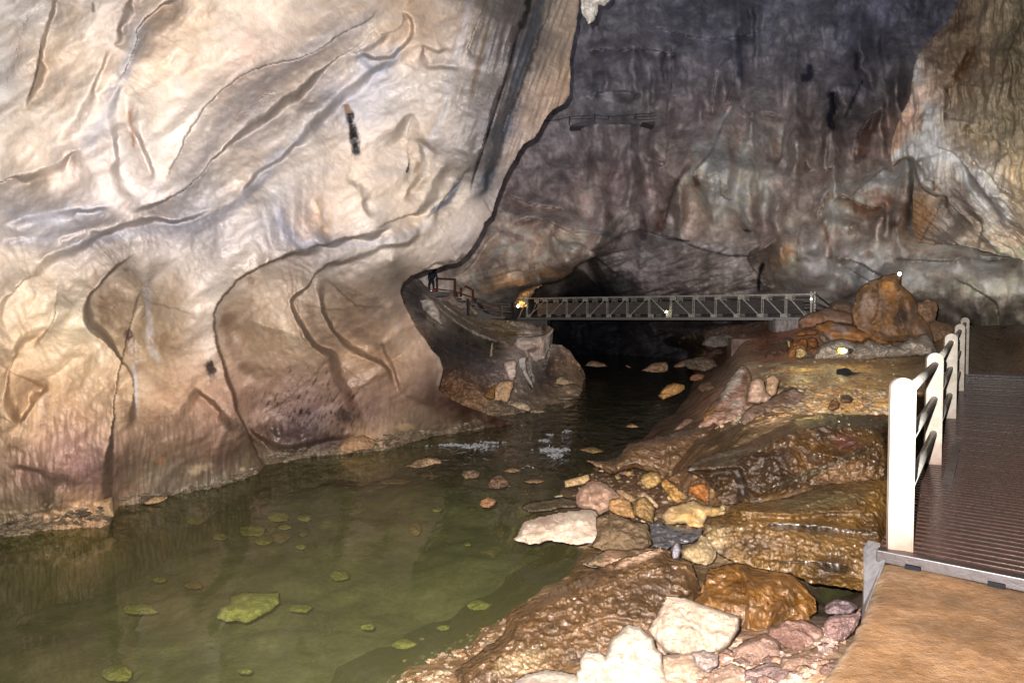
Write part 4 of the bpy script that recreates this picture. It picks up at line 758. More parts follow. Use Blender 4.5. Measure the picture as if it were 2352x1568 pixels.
# ================================================================== LEFT BANK (sooty slope and ledge under the bridge end)
E5 = lambda pts: [(947.3 + x * .16667, 588 + y * .16667) for x, y in pts]      # readings from the enlarged left landing
LB = [(860,560),(915,600),(940,620),(985,662),(1010,690),(1030,692),(1060,722),(1100,730),(1160,736),(1235,742),(1262,748),(1273,756),(1270,766),(1268,790),(1290,792),(1310,806),(1322,826),(1338,846),(1344,858),(1345,885),(1316,930),(1230,965),(1220,1010),(1000,1060),(860,1000)]
lb_d = tps([(860,560,30),(915,600,30),(960,650,30),(1010,690,30),(1060,722,31),(1160,737,32.5),(1265,750,33.5),(1000,700,27),(960,700,24),(1060,750,28),(1120,765,30),(1180,775,31),(1262,775,32.5),(930,700,21),(960,750,20.5),(1000,780,22.5),(1060,800,24),(1130,800,26),(1180,790,29),(1190,810,27.5),(1250,800,31.5),(1262,860,31),
   Zc(1344,862,0)[:2]+(float(dz(1344,862,0)),),(1300,830,33),(1290,870,30),(1320,895,27),(1290,900,27),(1220,880,25.5),(1180,870,24),(1150,880,23),(1100,850,22.5),(1050,850,20.5),(1010,830,18.5),(1020,900,20.5),(1100,920,21.5),(1180,945,21.5),(1220,945,float(dz(1220,945,0))),(1270,925,float(dz(1270,925,0))),(1312,912,float(dz(1312,912,0))),(1300,880,28),(1180,976,20.5),(1345,900,28),(1316,940,22),(1220,1010,16.5),(1000,1060,22),(860,1000,22),(860,800,22)])
def lb_depth(px, py):
    x, y = px + n2(px, py, 24, 24, 101, 4) * 8, py + n2(px, py, 24, 24, 102, 4) * 6
    d = lb_d(px, py)[:, 0] + creases(x, y, [
      (E5([(130,500),(350,700),(600,900),(900,1080),(1200,1180),(1400,1170)]), 1.2, .5, 22, 14), (E5([(300,560),(600,800),(900,960),(1300,1030),(1800,1060)]), .6, .3, 10, 10),
      (E5([(0,680),(250,880),(450,1010)]), .8, .3, 16, 10), (E5([(1950,990),(1900,1080),(1850,1300),(1830,1568)]), 1.4, .3, 16, 16), (E5([(1270,1040),(1500,1050),(1780,1080),(1900,1050)]), .4, .2, 8, 8),
      ([(1205,790),(1215,830),(1222,870),(1228,900)], .8, .5, 12, 14), ([(1190,830),(1185,860),(1190,890)], .5, .3, 12, 10), ([(1262,800),(1258,850),(1262,890)], -.5, .3, 10, 12)])
    d -= (n2(x, y, 40, 26, 103, 4, ridged) - .4) * .7 * d / 28 + n2(x, y, 12, 9, 104, 4) * .3 * d / 28
    return d
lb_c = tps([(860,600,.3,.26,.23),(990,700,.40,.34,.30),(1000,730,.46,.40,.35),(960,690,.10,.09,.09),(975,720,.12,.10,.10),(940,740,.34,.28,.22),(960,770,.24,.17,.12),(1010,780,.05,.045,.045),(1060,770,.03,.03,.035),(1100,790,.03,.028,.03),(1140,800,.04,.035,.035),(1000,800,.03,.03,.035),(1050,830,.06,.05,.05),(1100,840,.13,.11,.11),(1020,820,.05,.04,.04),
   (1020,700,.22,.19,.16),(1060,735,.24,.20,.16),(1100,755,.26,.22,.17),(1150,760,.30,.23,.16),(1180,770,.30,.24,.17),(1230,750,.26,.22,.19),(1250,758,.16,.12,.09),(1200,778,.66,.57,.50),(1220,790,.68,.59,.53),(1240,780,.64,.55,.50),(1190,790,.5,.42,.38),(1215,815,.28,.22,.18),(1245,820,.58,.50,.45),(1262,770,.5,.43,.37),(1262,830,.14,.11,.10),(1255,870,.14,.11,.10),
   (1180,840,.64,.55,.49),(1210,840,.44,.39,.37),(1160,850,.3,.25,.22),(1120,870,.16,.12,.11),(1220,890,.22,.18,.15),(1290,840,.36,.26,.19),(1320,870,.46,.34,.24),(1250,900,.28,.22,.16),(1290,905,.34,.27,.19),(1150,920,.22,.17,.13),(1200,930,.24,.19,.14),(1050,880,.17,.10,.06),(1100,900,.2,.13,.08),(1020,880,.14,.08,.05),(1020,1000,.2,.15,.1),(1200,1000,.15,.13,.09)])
LBS = [('l', E5([(130,500),(350,700),(600,900),(900,1080),(1180,1170)]), 2.5, (.52,.46,.40), .8), ('l', E5([(300,560),(600,800),(850,930)]), 2, (.48,.42,.37), .7), ('e', *E5([(1680,1290)])[0], 14, 9, -10, (.22,.16,.13), .9),
       ('l', E5([(1270,1095),(1600,1080),(1780,1080)]), 2.4, (.22,.17,.12), .8), ('l', [(1216,820),(1220,850),(1228,880)], 3, (.66,.58,.52), .7), ('l', E5([(150,600),(300,720),(420,960)]), 12, (.56,.49,.43), .7)]
def lb_color(px, py):
    c = lb_c(px + n2(px, py, 20, 20, 111, 4) * 8, py + n2(px, py, 20, 20, 112, 4) * 6)
    c = c * (1 + .4 * n2(px, py, 14, 8, 113, 4)[:, None])
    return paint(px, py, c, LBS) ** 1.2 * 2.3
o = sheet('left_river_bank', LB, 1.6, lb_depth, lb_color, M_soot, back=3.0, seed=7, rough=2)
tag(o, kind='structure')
# ================================================================== BOULDERS AND STONES OF THE RIGHT BANK
T3 = lambda pts: [(1110.7 + x * .41667, 914.7 + y * .41667) for x, y in pts]
T2 = lambda pts: [(1437.3 + x * .29167, 588 + y * .29167) for x, y in pts]
T4 = lambda pts: [(849.3 + x * .3333, 555.3 + y * .3333) for x, y in pts]
TB = lambda pts: [(1764 + x * .16667, 686 + y * .16667) for x, y in pts]
WHT = (.78,.70,.60); CRM = (.70,.56,.42); PNK = (.52,.34,.25); MUD = (.21,.118,.042); MUD2 = (.085,.05,.022); OCR = (.60,.38,.15); ORG = (.52,.23,.06); PUR = (.40,.28,.25); RED = (.36,.15,.06)
# great wet flowstone masses
stone('wet_boulder', T3([(1110,390),(1180,335),(1330,280),(1450,250),(1560,190),(1700,120),(1900,85),(2260,90),(2290,640),(1900,620),(1620,575),(1470,580),(1440,545),(1400,575),(1330,592),(1290,560),(1260,490),(1190,430)]), 8.7, MUD, M_wet,
      'largest brown wet boulder behind the near railing post, with a pointed left corner', 'boulder', thick=.8, tilt=1.5, noise=.06, rgb2=MUD2, step=2.4, seed=12,
      lines=[(T3([(1700,245),(1780,290),(1860,312),(1975,332)]), .28, .14, 16, 12), (T3([(2200,235),(2000,330),(1900,375),(1700,450),(1550,520),(1500,560)]), -.35, .12, 26, 16), (T3([(1110,392),(1250,385),(1400,375),(1440,420),(1470,560)]), .22, .1, 30, 14), (T3([(1550,150),(1600,260),(1560,400),(1540,480)]), .12, .08, 16, 12)],
      stains=[('e', *T3([(2000,130)])[0], 130, 16, 4, (.055,.042,.022), .8), ('e', *T3([(2010,240)])[0], 34, 20, 0, (.12,.045,.03), .8), ('e', *T3([(1300,350)])[0], 50, 12, -10, (.12,.10,.06), .5), ('l', T3([(1550,510),(1800,410),(2190,260)]), 7, (.07,.055,.03), .8), ('l', T3([(1110,395),(1250,330),(1450,290),(1620,240)]), 6, (.13,.105,.065), .6)])
stone('wet_boulder', T3([(1350,600),(1420,575),(1560,565),(1700,540),(1900,470),(2230,440),(2260,1085),(2095,1065),(1960,1035),(1800,1020),(1700,965),(1500,935),(1390,905),(1290,855),(1225,760),(1213,690),(1250,652),(1330,640),(1355,625)]), 6.95, (.25,.148,.048), M_wet,
      'ochre brown wet boulder with a long dark slit across its scalloped side', 'boulder', thick=.6, tilt=1.5, noise=.055, rgb2=(.13,.078,.032), step=2.2, seed=5,
      lines=[(T3([(1530,692),(1640,690),(1760,700),(1900,712),(2050,738),(2185,742)]), .30, .10, 12, 10), (T3([(1350,615),(1500,625),(1700,640),(1900,620),(2150,620)]), .16, .08, 18, 14), (T3([(1600,900),(1750,895),(1900,910),(2060,930)]), .3, .08, 14, 12)],
      stains=[('e', *T3([(1850,560)])[0], 130, 24, -8, (.17,.125,.055), .6), ('e', *T3([(1300,760)])[0], 30, 30, 0, (.42,.29,.14), .6), ('l', T3([(1540,695),(1760,702),(2180,742)]), 3.5, (.04,.03,.02), .9), ('l', T3([(1620,905),(1800,900),(2000,925)]), 3, (.05,.035,.02), .8)])
stone('wet_boulder', T3([(1235,940),(1400,898),(1520,940),(1700,965),(1780,1040),(1830,1110),(1836,1170),(1770,1242),(1650,1225),(1590,1300),(1520,1330),(1430,1310),(1200,1250),(1100,1150),(1190,1080),(1220,1000)]), 5.6, (.28,.148,.046), M_wet,
      'faceted ochre wet boulder just above the square white block', 'boulder', thick=.45, tilt=.8, noise=.05, flat=.83, rgb2=(.17,.09,.032), seed=33,
      lines=[(T3([(1400,900),(1450,1010),(1470,1130),(1450,1290)]), .14, .1, 16, 14), (T3([(1240,940),(1230,1060),(1260,1130)]), .12, .06, 12, 10), (T3([(1700,970),(1660,1090),(1580,1180),(1560,1290)]), .1, .06, 14, 12)])
stone('wet_boulder', T3([(-30,1400),(60,1340),(110,1290),(130,1200),(260,1112),(400,1050),(520,1000),(640,930),(760,880),(860,850),(970,822),(1030,835),(1040,880),(1140,893),(1165,960),(1210,1085),(1110,1140),(1000,1300),(800,1420),(640,1480),(500,1540),(300,1640),(-120,1640),(-160,1500)]), 5.75, (.22,.132,.062), M_wet,
      'long muddy brown boulder sloping down to the pool at the bottom', 'boulder', thick=.42, tilt=1.7, noise=.07, flat=.6, rgb2=(.13,.08,.04), step=2.2, seed=21,
      lines=[(T3([(560,1110),(600,1060),(700,1020),(850,960),(1000,930),(1130,900)]), .1, .06, 14, 12), (T3([(500,1250),(600,1230),(700,1200),(850,1220),(960,1180)]), .14, .06, 16, 12), (T3([(700,1100),(760,1170),(850,1150),(930,1190)]), .1, .08, 12, 12), (T3([(450,1000),(600,1100),(560,1240)]), .08, .05, 12, 12)],
      stains=[('e', *T3([(850,880)])[0], 70, 12, -22, (.52,.33,.22), .8), ('e', *T3([(200,1450)])[0], 90, 30, -20, (.30,.22,.12), .5)])
stone('wet_slope_rock', T3([(560,340),(720,345),(800,250),(950,215),(1100,180),(1250,130),(1440,80),(1560,110),(1500,230),(1300,300),(1180,360),(1160,420),(1240,480),(1200,470),(1000,440),(900,400),(840,380),(700,420)]), 11.4, (.20,.125,.065), M_wet,
      'long low brown wet rock running up behind the orange stones', 'boulder', thick=.4, tilt=1.6, noise=.05, rgb2=(.25,.16,.10), seed=8, lines=[(T3([(1020,290),(1010,360),(1000,420)]), .2, .08, 12, 10), (T3([(850,320),(950,370),(1000,400)]), .1, .05, 10, 8)])
# the blown white blocks at the bottom
stone('limestone_block', T3([(1010,1088),(1110,1096),(1230,1140),(1417,1200),(1410,1275),(1357,1364),(1300,1400),(1150,1440),(1000,1400),(905,1275),(955,1190)]), 4.65, (.46,.365,.285), M_dry,
      'big square cream limestone block standing among pale rubble', 'rock', thick=.26, tilt=.35, flat=.9, noise=.05, rough=1.5, seed=3)
stone('limestone_block', T3([(640,1470),(668,1416),(705,1322),(748,1290),(790,1243),(866,1256),(905,1300),(935,1312),(950,1375),(985,1400),(992,1480),(1030,1560),(1000,1660),(660,1660)]), 4.25, (.45,.38,.31), M_dry,
      'glaring white pointed block left of the square cream block', 'rock', thick=.22, tilt=.35, flat=.85, noise=.045, rough=1.5, seed=41)
stone('limestone_block', T3([(505,1560),(512,1500),(530,1490),(530,1440),(562,1383),(600,1400),(640,1392),(672,1420),(700,1500),(770,1540),(760,1680),(490,1680)]), 4.15, (.45,.38,.31), M_dry,
      'smaller white pointed block leftmost in the white group', 'rock', thick=.2, tilt=.3, flat=.85, noise=.045, rough=1.5, seed=15)
stone('limestone_block', T3([(120,1590),(180,1545),(240,1515),(350,1490),(430,1500),(520,1520),(620,1560),(640,1660),(100,1680)]), 4.1, (.45,.38,.31), M_dry,
      'low flat white block cut by the bottom edge of the picture', 'rock', thick=.2, tilt=.4, flat=.8, noise=.045, rough=1.5, seed=16)
stone('rubble_stone', T3([(960,1420),(1080,1400),(1180,1390),(1290,1410),(1300,1480),(1250,1540),(1100,1600),(980,1560)]), 4.25, (0.41,0.30,0.22), M_dry, 'cream rubble stone at the foot of the square cream block', 'rock', thick=.12, tilt=.35, seed=51)
stone('rubble_stone', T3([(1140,1400),(1210,1385),(1290,1410),(1300,1470),(1240,1510),(1170,1480)]), 4.15, (0.31,0.24,0.21), M_bank, 'small smooth greyish stone before the square cream block', 'rock', thick=.1, tilt=.2, seed=52)
stone('rubble_stone', T3([(1370,1380),(1440,1330),(1560,1290),(1640,1350),(1650,1430),(1560,1470),(1450,1470),(1380,1440)]), 4.35, (0.32,0.21,0.16), M_bank, 'brownish pink rubble stone right of the square cream block', 'rock', thick=.14, tilt=.3, seed=53)
stone('rubble_stone', T3([(1640,1232),(1680,1216),(1760,1215),(1860,1258),(1885,1310),(1830,1370),(1745,1395),(1660,1370),(1570,1310),(1566,1262),(1610,1258)]), 4.5, (0.29,0.17,0.13), M_bank, 'dull rose coloured rubble slab with a flat top near the slab edge', 'rock', thick=.13, tilt=.3, seed=54, flat=.9)
stone('rubble_stone', T3([(1876,1165),(1890,1130),(1930,1104),(2010,1108),(2050,1135),(2072,1152),(2010,1192),(1940,1190),(1900,1188)]), 4.75, (0.21,0.15,0.15), M_bank, 'wet purple grey rubble stone against the concrete slab', 'rock', thick=.12, tilt=.2, seed=55)
stone('rubble_stone', T3([(1880,1220),(1930,1190),(2020,1190),(2080,1150),(2075,1230),(2030,1290),(1990,1330),(1930,1350),(1880,1290)]), 4.4, (0.27,0.17,0.15), M_bank, 'rose grey rubble stone touching the sloping edge of the slab', 'rock', thick=.13, tilt=.3, seed=56)
stone('rubble_stone', T3([(1640,1420),(1760,1400),(1880,1340),(1960,1360),(1950,1460),(1900,1560),(1700,1560),(1620,1500)]), 4.0, (0.33,0.22,0.16), M_bank, 'large tan rubble stone in the bottom corner beside the slab', 'rock', thick=.14, tilt=.4, seed=57)
stone('rubble_stone', T3([(1440,1500),(1560,1450),(1680,1470),(1780,1530),(1800,1640),(1440,1660)]), 3.85, (0.25,0.17,0.15), M_bank, 'greyish purple rubble stone at the very bottom edge', 'rock', thick=.12, tilt=.3, seed=58)
stone('rubble_stone', T3([(1250,1500),(1360,1460),(1460,1490),(1480,1560),(1470,1660),(1250,1660)]), 3.95, (0.40,0.28,0.21), M_dry, 'pale pink rubble stone at the bottom between grey and white ones', 'rock', thick=.12, tilt=.3, seed=59)
# middle group by the water
stone('pointed_rock', T3([(165,775),(190,735),(210,700),(232,672),(290,655),(350,640),(480,612),(560,605),(615,612),(650,660),(655,730),(640,790),(560,795),(520,808),(480,802),(360,782),(300,802),(250,802)]), 8.3, (.66,.50,.39), M_dry,
      'pale pointed rock jutting left into the water', 'rock', thick=.30, tilt=.9, noise=.03, rgb2=(.74,.62,.50), seed=60)
stone('mud_rock', T3([(600,800),(625,740),(620,650),(700,624),(800,660),(905,690),(918,740),(935,800),(890,832),(800,850),(740,860),(640,830),(560,800)]), 7.9, (.24,.165,.09), M_bank, 'lumpy grey brown muddy rock right of the pale pointed rock', 'rock', thick=.26, tilt=.7, noise=.06, seed=61)
stone('mud_rock', T3([(560,910),(620,860),(700,830),(860,830),(970,812),(1035,850),(1030,900),(860,940),(700,940),(640,930)]), 7.2, (.46,.30,.20), M_bank, 'pinkish ridge of rock topping the long muddy boulder', 'rock', thick=.14, tilt=.5, noise=.05, seed=62, rgb2=(.28,.2,.11))
stone('mud_rock', T3([(548,912),(590,880),(650,865),(690,880),(680,920),(640,935),(570,925)]), 7.5, (.60,.50,.36), M_bank, 'small cream rock at the waterline left of the pinkish ridge', 'rock', thick=.1, tilt=.2, seed=63)
stone('fallen_rock', T3([(510,530),(530,490),(600,450),(650,455),(705,485),(742,530),(765,548),(720,570),(690,620),(640,640),(580,612),(518,600),(508,560)]), 9.6, PNK, M_dry, 'rounded pink rock at the left of the ochre stones', 'rock', thick=.35, tilt=.6, noise=.05, rgb2=(.62,.44,.32), seed=64)
stone('fallen_rock', T3([(690,560),(760,540),(812,570),(835,640),(830,662),(780,655),(700,622),(685,590)]), 9.1, (.60,.38,.19), M_dry, 'ochre rock wedged against the rounded pink rock', 'rock', thick=.22, tilt=.3, seed=65)
stone('fallen_rock', T3([(818,570),(860,540),(900,545),(942,592),(946,640),(940,692),(880,672),(832,652),(822,610)]), 8.9, (.44,.29,.13), M_bank, 'striped ochre rock that looks like wood, below the cream wedge', 'rock', thick=.22, tilt=.3, seed=66)
stone('fallen_rock', T3([(850,532),(882,514),(930,548),(962,592),(960,612),(940,600),(900,548),(860,550)]), 9.3, (.66,.50,.33), M_dry, 'thin cream wedge standing behind the striped ochre rock', 'rock', thick=.14, tilt=.2, seed=67)
stone('fallen_rock', T3([(730,500),(760,498),(800,520),(850,560),(810,575),(760,545),(735,530)]), 9.8, (.58,.40,.24), M_dry, 'small ochre stone behind the wedged rock, right of the pink rock', 'rock', thick=.14, tilt=.2, seed=68)
stone('fallen_rock', T3([(863,450),(880,420),(912,404),(958,410),(985,440),(982,462),(955,488),(930,492),(905,500),(880,480)]), 10.2, (.66,.46,.21), M_dry, 'round pale ochre rock at the back of the stone group', 'rock', thick=.24, tilt=.3, seed=69)
stone('fallen_rock', T3([(975,455),(1008,443),(1060,480),(1135,552),(1110,582),(1080,578),(1050,572),(1005,515),(985,480)]), 9.7, (.56,.34,.12), M_bank, 'long ochre slab leaning diagonally among the stones', 'rock', thick=.18, tilt=.4, flat=.9, seed=70)
stone('fallen_rock', T3([(1010,430),(1065,410),(1110,450),(1122,492),(1100,500),(1058,475),(1020,450)]), 10.2, (.30,.18,.08), M_bank, 'rusty pitted stone behind the leaning ochre slab', 'rock', thick=.16, tilt=.2, seed=71)
stone('fallen_rock', T3([(1128,482),(1180,460),(1240,470),(1262,500),(1278,532),(1260,572),(1215,572),(1185,556),(1140,522)]), 9.2, ORG, M_bank, 'deep orange wet rock under the point of the largest boulder', 'rock', thick=.24, tilt=.3, seed=72)
stone('fallen_rock', T3([(983,645),(1008,610),(1035,588),(1100,575),(1155,552),(1180,565),(1205,582),(1300,595),(1342,618),(1330,637),(1280,645),(1232,652),(1210,705),(1160,712),(1110,692),(1060,690),(1020,692),(990,670)]), 8.4, (.62,.42,.19), M_dry, 'wide faceted yellow ochre rock in front of the orange one', 'rock', thick=.26, tilt=.5, noise=.05, rgb2=(.70,.52,.30), flat=.8, seed=73)
stone('fallen_rock', T3([(1300,596),(1320,575),(1338,590),(1335,618),(1312,620)]), 8.2, (.56,.46,.28), M_dry, 'tiny cream stone at the right tip of the yellow ochre rock', 'rock', thick=.06, tilt=.1, seed=74)
stone('porous_rock', T3([(1085,832),(1110,815),(1165,800),(1180,785),(1205,752),(1240,770),(1272,800),(1283,860),(1262,905),(1230,918),(1185,915),(1130,890),(1100,876)]), 7.2, (.52,.40,.24), M_dry, 'pitted tan rock beside the shiny grey pebble', 'rock', thick=.2, tilt=.4, noise=.06, seed=75)
stone('pebble', T3([(1028,870),(1032,830),(1046,796),(1068,782),(1084,800),(1092,835),(1082,875),(1060,900),(1036,890)]), 7.15, (.20,.18,.20), M_wet, 'shiny grey egg shaped pebble between the tan rocks', 'rock', thick=.09, tilt=.1, flat=0, noise=.004, rough=0, seed=76)
stone('flat_rock', T3([(915,690),(960,672),(1060,708),(1215,716),(1205,760),(1150,790),(1080,800),(1010,832),(935,810),(920,740)]), 7.7, (.17,.16,.165), M_wet, 'flat wet blue grey rock in the hollow of the stone group', 'rock', thick=.08, tilt=.7, seed=77)
stone('fallen_rock', T3([(445,455),(520,430),(580,416),(586,448),(545,474),(500,482),(450,490)]), 11.4, (.66,.48,.27), M_dry, 'flat cream stone farthest left by the waterline', 'rock', thick=.14, tilt=.3, seed=78)
stone('fallen_rock', T3([(385,540),(430,525),(440,540),(400,546)]), 10.6, (.55,.46,.3), M_dry, 'tiny pale stone left of the rounded pink rock', 'rock', thick=.04, tilt=.1, seed=79)
stone('fallen_rock', T3([(798,315),(840,292),(875,300),(892,322),(878,355),(850,368),(808,364)]), 12.6, (.56,.25,.06), M_bank, 'bright orange stone before the brown slope rock', 'rock', thick=.2, tilt=.2, seed=80)
stone('fallen_rock', T3([(838,282),(880,276),(945,284),(946,303),(905,310),(880,350),(862,320)]), 12.9, (.58,.34,.15), M_dry, 'tawny stone resting on the bright orange stone', 'rock', thick=.16, tilt=.2, seed=81)
stone('fallen_rock', T3([(655,348),(680,338),(702,356),(700,372),(662,370)]), 13.0, (.58,.26,.07), M_dry, 'small orange stone nearest the river edge', 'rock', thick=.1, tilt=.1, seed=82)
stone('fallen_rock', T3([(728,352),(760,325),(796,276),(800,330),(803,400),(780,422),(740,420),(722,400)]), 12.0, (.28,.18,.14), M_wet, 'dark pointed upright stone left of the bright orange stone', 'rock', thick=.16, tilt=.2, seed=83)
stone('fallen_rock', T3([(630,400),(650,388),(675,398),(660,405)]), 12.2, (.62,.5,.36), M_dry, 'small pale stone in the shallows below the small orange one', 'rock', thick=.05, tilt=.1, seed=84)
stone('fallen_rock', T3([(720,425),(745,418),(760,440),(735,448)]), 10.9, (.58,.42,.24), M_dry, 'small ochre stone behind the rounded pink rock', 'rock', thick=.06, tilt=.1, seed=85)
stone('flat_rock', T3([(200,600),(250,570),(330,560),(440,540),(520,560),(520,600),(440,600),(330,620),(250,622)]), 9.7, (.24,.19,.12), M_bank, 'low muddy rock awash behind the pale pointed rock', 'rock', thick=.1, tilt=.9, seed=86)
# upper bank
stone('bank_outcrop', T2([(560,1350),(600,1290),(650,1200),(720,1130),(760,1060),(790,1000),(830,950),(870,890),(900,858),(930,862),(962,890),(985,930),(990,1000),(975,1060),(965,1110),(1050,1155),(1040,1200),(1000,1235),(900,1300),(850,1330),(780,1345),(700,1320),(640,1340)]), 12.6, (.62,.42,.33), M_bank,
      'tall speckled white and red outcrop between the gravel and the river', 'rock', thick=.6, tilt=2.6, noise=.05, rgb2=(.36,.21,.14), seed=90,
      stains=[('l', T2([(910,870),(880,950),(830,1010),(780,1080),(740,1130)]), 13, (.76,.64,.54), .75), ('e', *T2([(860,1160)])[0], 24, 12, -20, (.70,.55,.44), .7), ('l', T2([(690,1170),(650,1240),(620,1290)]), 8, (.50,.26,.08), .8), ('e', *T2([(900,1250)])[0], 34, 14, -10, (.50,.34,.26), .5)])
stone('upright_slab', T2([(962,1150),(965,1080),(975,1020),(1000,970),(1032,955),(1070,965),(1092,990),(1105,1060),(1150,1110),(1110,1140),(1050,1160),(1000,1155)]), 10.9, (.72,.52,.40), M_dry, 'smooth pink upright slab on the outcrop facing the river', 'rock', thick=.2, tilt=.4, seed=91, noise=.02)
stone('upright_slab', T2([(1100,1050),(1110,960),(1150,936),(1180,940),(1212,968),(1200,1020),(1185,1080),(1150,1105),(1120,1085)]), 10.9, (.76,.54,.36), M_dry, 'cream orange rock leaning on the pink upright slab', 'rock', thick=.2, tilt=.4, seed=92, noise=.02)
stone('bank_rock', T2([(280,1440),(330,1400),(370,1370),(400,1330),(470,1275),(520,1272),(560,1300),(540,1360),(560,1400),(470,1430),(380,1450)]), 15.5, (.56,.36,.27), M_dry, 'pink rock at the river edge below the outcrop', 'rock', thick=.35, tilt=.9, seed=93)
stone('bank_rock', T2([(540,1360),(560,1300),(640,1295),(700,1310),(715,1340),(700,1380),(660,1410),(590,1420),(550,1410)]), 14.5, (.58,.38,.25), M_dry, 'ochre pink rock right of the pink rock at the river edge', 'rock', thick=.3, tilt=.6, seed=94)
stone('bank_rock', T2([(720,1340),(740,1310),(770,1312),(780,1350),(760,1372),(725,1365)]), 13.4, (.50,.32,.18), M_dry, 'small tan rock nestled below the speckled outcrop', 'rock', thick=.15, tilt=.2, seed=95)
stone('bank_rock', T2([(780,1350),(800,1325),(860,1322),(855,1345),(820,1365)]), 13.0, (.52,.33,.2), M_dry, 'small tawny rock at the right foot of the speckled outcrop', 'rock', thick=.15, tilt=.2, seed=96)
stone('bank_rock', T2([(565,1050),(570,1020),(600,1000),(650,990),(690,1010),(720,1030),(650,1060),(600,1080)]), 20, (.26,.15,.09), M_bank, 'dull brown rock at the waterline behind the outcrop', 'rock', thick=.4, tilt=.8, seed=97)
stone('bank_rock', T2([(1600,1170),(1620,1130),(1660,1120),(1680,1150),(1670,1200),(1620,1215),(1590,1200)]), 9.5, (.40,.23,.12), M_bank, 'reddish brown rock half sunk in the gravel near the first post', 'rock', thick=.1, tilt=.3, seed=98)
stone('bank_rock', T2([(1680,1130),(1700,1095),(1760,1088),(1790,1120),(1760,1150),(1700,1150)]), 9.8, (.26,.17,.09), M_bank, 'dark brown rock in the gravel above the reddish one', 'rock', thick=.1, tilt=.3, seed=99)
stone('fallen_cloth', TB([(938,1050),(940,975),(975,962),(1015,965),(1050,950),(1110,958),(1140,990),(1160,1012),(1230,1022),(1315,1022),(1250,1035),(1190,1045),(1120,1060),(1070,1068),(1010,1045)]), 11.9, (.006,.006,.007), M_grav, 'black crumpled cloth lying on the gravel', 'cloth', thick=.12, tilt=.25, noise=.04, seed=100)
# boulder pile behind the gravel
stone('tall_boulder', Z3r([(1045,1470),(1040,1430),(1050,1370),(1075,1320),(1100,1300),(1140,1285),(1180,1265),(1215,1262),(1250,1255),(1262,1275),(1262,1300),(1290,1330),(1310,1350),(1335,1385),(1345,1440),(1400,1500),(1420,1568),(1200,1570),(1120,1540),(1060,1510)]), 21, (.36,.24,.165), M_dry,
      'tallest rusty boulder with a lamp on its peak', 'boulder', thick=1.1, tilt=1.2, noise=.07, rgb2=(.36,.20,.09), seed=110, lines=[(Z3r([(1270,1300),(1240,1400),(1270,1500),(1300,1568)]), .5, .3, 16, 14), (Z3r([(1150,1290),(1160,1400),(1120,1500)]), .3, .2, 16, 16)],
      stains=[('e', *Z3r([(1110,1390)])[0], 22, 34, 10, (.54,.40,.32), .7), ('e', *Z3r([(1260,1460)])[0], 20, 26, 0, (.10,.07,.05), .7), ('l', Z3r([(1180,1270),(1150,1330),(1130,1360)]), 8, (.30,.18,.09), .6)])
stone('boulder', Z3r([(1320,1400),(1350,1385),(1390,1378),(1425,1390),(1435,1420),(1420,1470),(1380,1490),(1340,1470),(1325,1440)]), 21.5, (.40,.25,.16), M_dry, 'rounded tan boulder at the right shoulder of the tallest one', 'boulder', thick=.5, tilt=.5, seed=111)
stone('boulder', Z3r([(1380,1490),(1420,1470),(1470,1480),(1510,1500),(1530,1568),(1400,1590),(1370,1540)]), 21, (.26,.17,.10), M_dry, 'dim brown boulder low at the right end of the pile', 'boulder', thick=.5, tilt=.5, seed=112)
stone('boulder', Z3r([(925,1420),(940,1392),(980,1376),(1030,1382),(1050,1410),(1048,1460),(1000,1470),(940,1450)]), 24, (.28,.19,.13), M_dry, 'smooth brown dome shaped boulder just beyond the bridge stairs', 'boulder', thick=.6, tilt=.5, seed=113, flat=.2)
stone('boulder', TB([(400,290),(470,240),(540,205),(640,180),(720,160),(760,140),(860,125),(1000,160),(1130,190),(1170,260),(1180,350),(1060,350),(900,330),(800,330),(700,360),(600,410),(500,415),(450,400),(420,340)]), 23, (.42,.22,.12), M_dry, 'broad rust and white boulder overhanging the white bridge pier', 'boulder', thick=.8, tilt=1.0, noise=.05, rgb2=(.50,.34,.25), seed=114)
stone('boulder', TB([(660,350),(760,330),(830,290),(900,295),(960,340),(1150,350),(1230,390),(1300,430),(1450,470),(1600,530),(1700,600),(1780,650),(1700,640),(1560,640),(1400,560),(1300,600),(1150,600),(1000,570),(860,580),(790,520),(720,460),(670,420)]), 21, (.50,.23,.08), M_dry, 'long rusty orange boulder sloping down to the right in front of the tallest one', 'boulder', thick=.6, tilt=1.2, noise=.05, rgb2=(.38,.19,.07), seed=115, stains=[('e', *TB([(1010,410)])[0], 30, 12, 15, (.62,.46,.38), .8), ('e', *TB([(830,540)])[0], 16, 10, 30, (.62,.48,.40), .8)])
stone('boulder', TB([(380,475),(450,430),(560,415),(650,430),(700,470),(620,490),(520,500),(430,520),(390,500)]), 22, (.40,.18,.07), M_dry, 'thin rusty slab under the broad overhanging boulder', 'boulder', thick=.3, tilt=.5, seed=116)
stone('boulder', TB([(260,800),(290,700),(350,600),(430,570),(480,530),(530,560),(550,640),(545,740),(520,760),(480,700),(420,680),(385,700),(385,810),(300,830)]), 19.5, (.36,.16,.06), M_dry, 'rust brown boulder standing right behind the glowing yellow stone', 'boulder', thick=.4, tilt=.5, seed=117)
stone('boulder', TB([(530,570),(600,520),(660,540),(700,600),(690,660),(620,680),(550,650)]), 20.5, (.34,.14,.055), M_dry, 'small rust red boulder in the heap, right of the rust brown one', 'boulder', thick=.3, tilt=.4, seed=118)
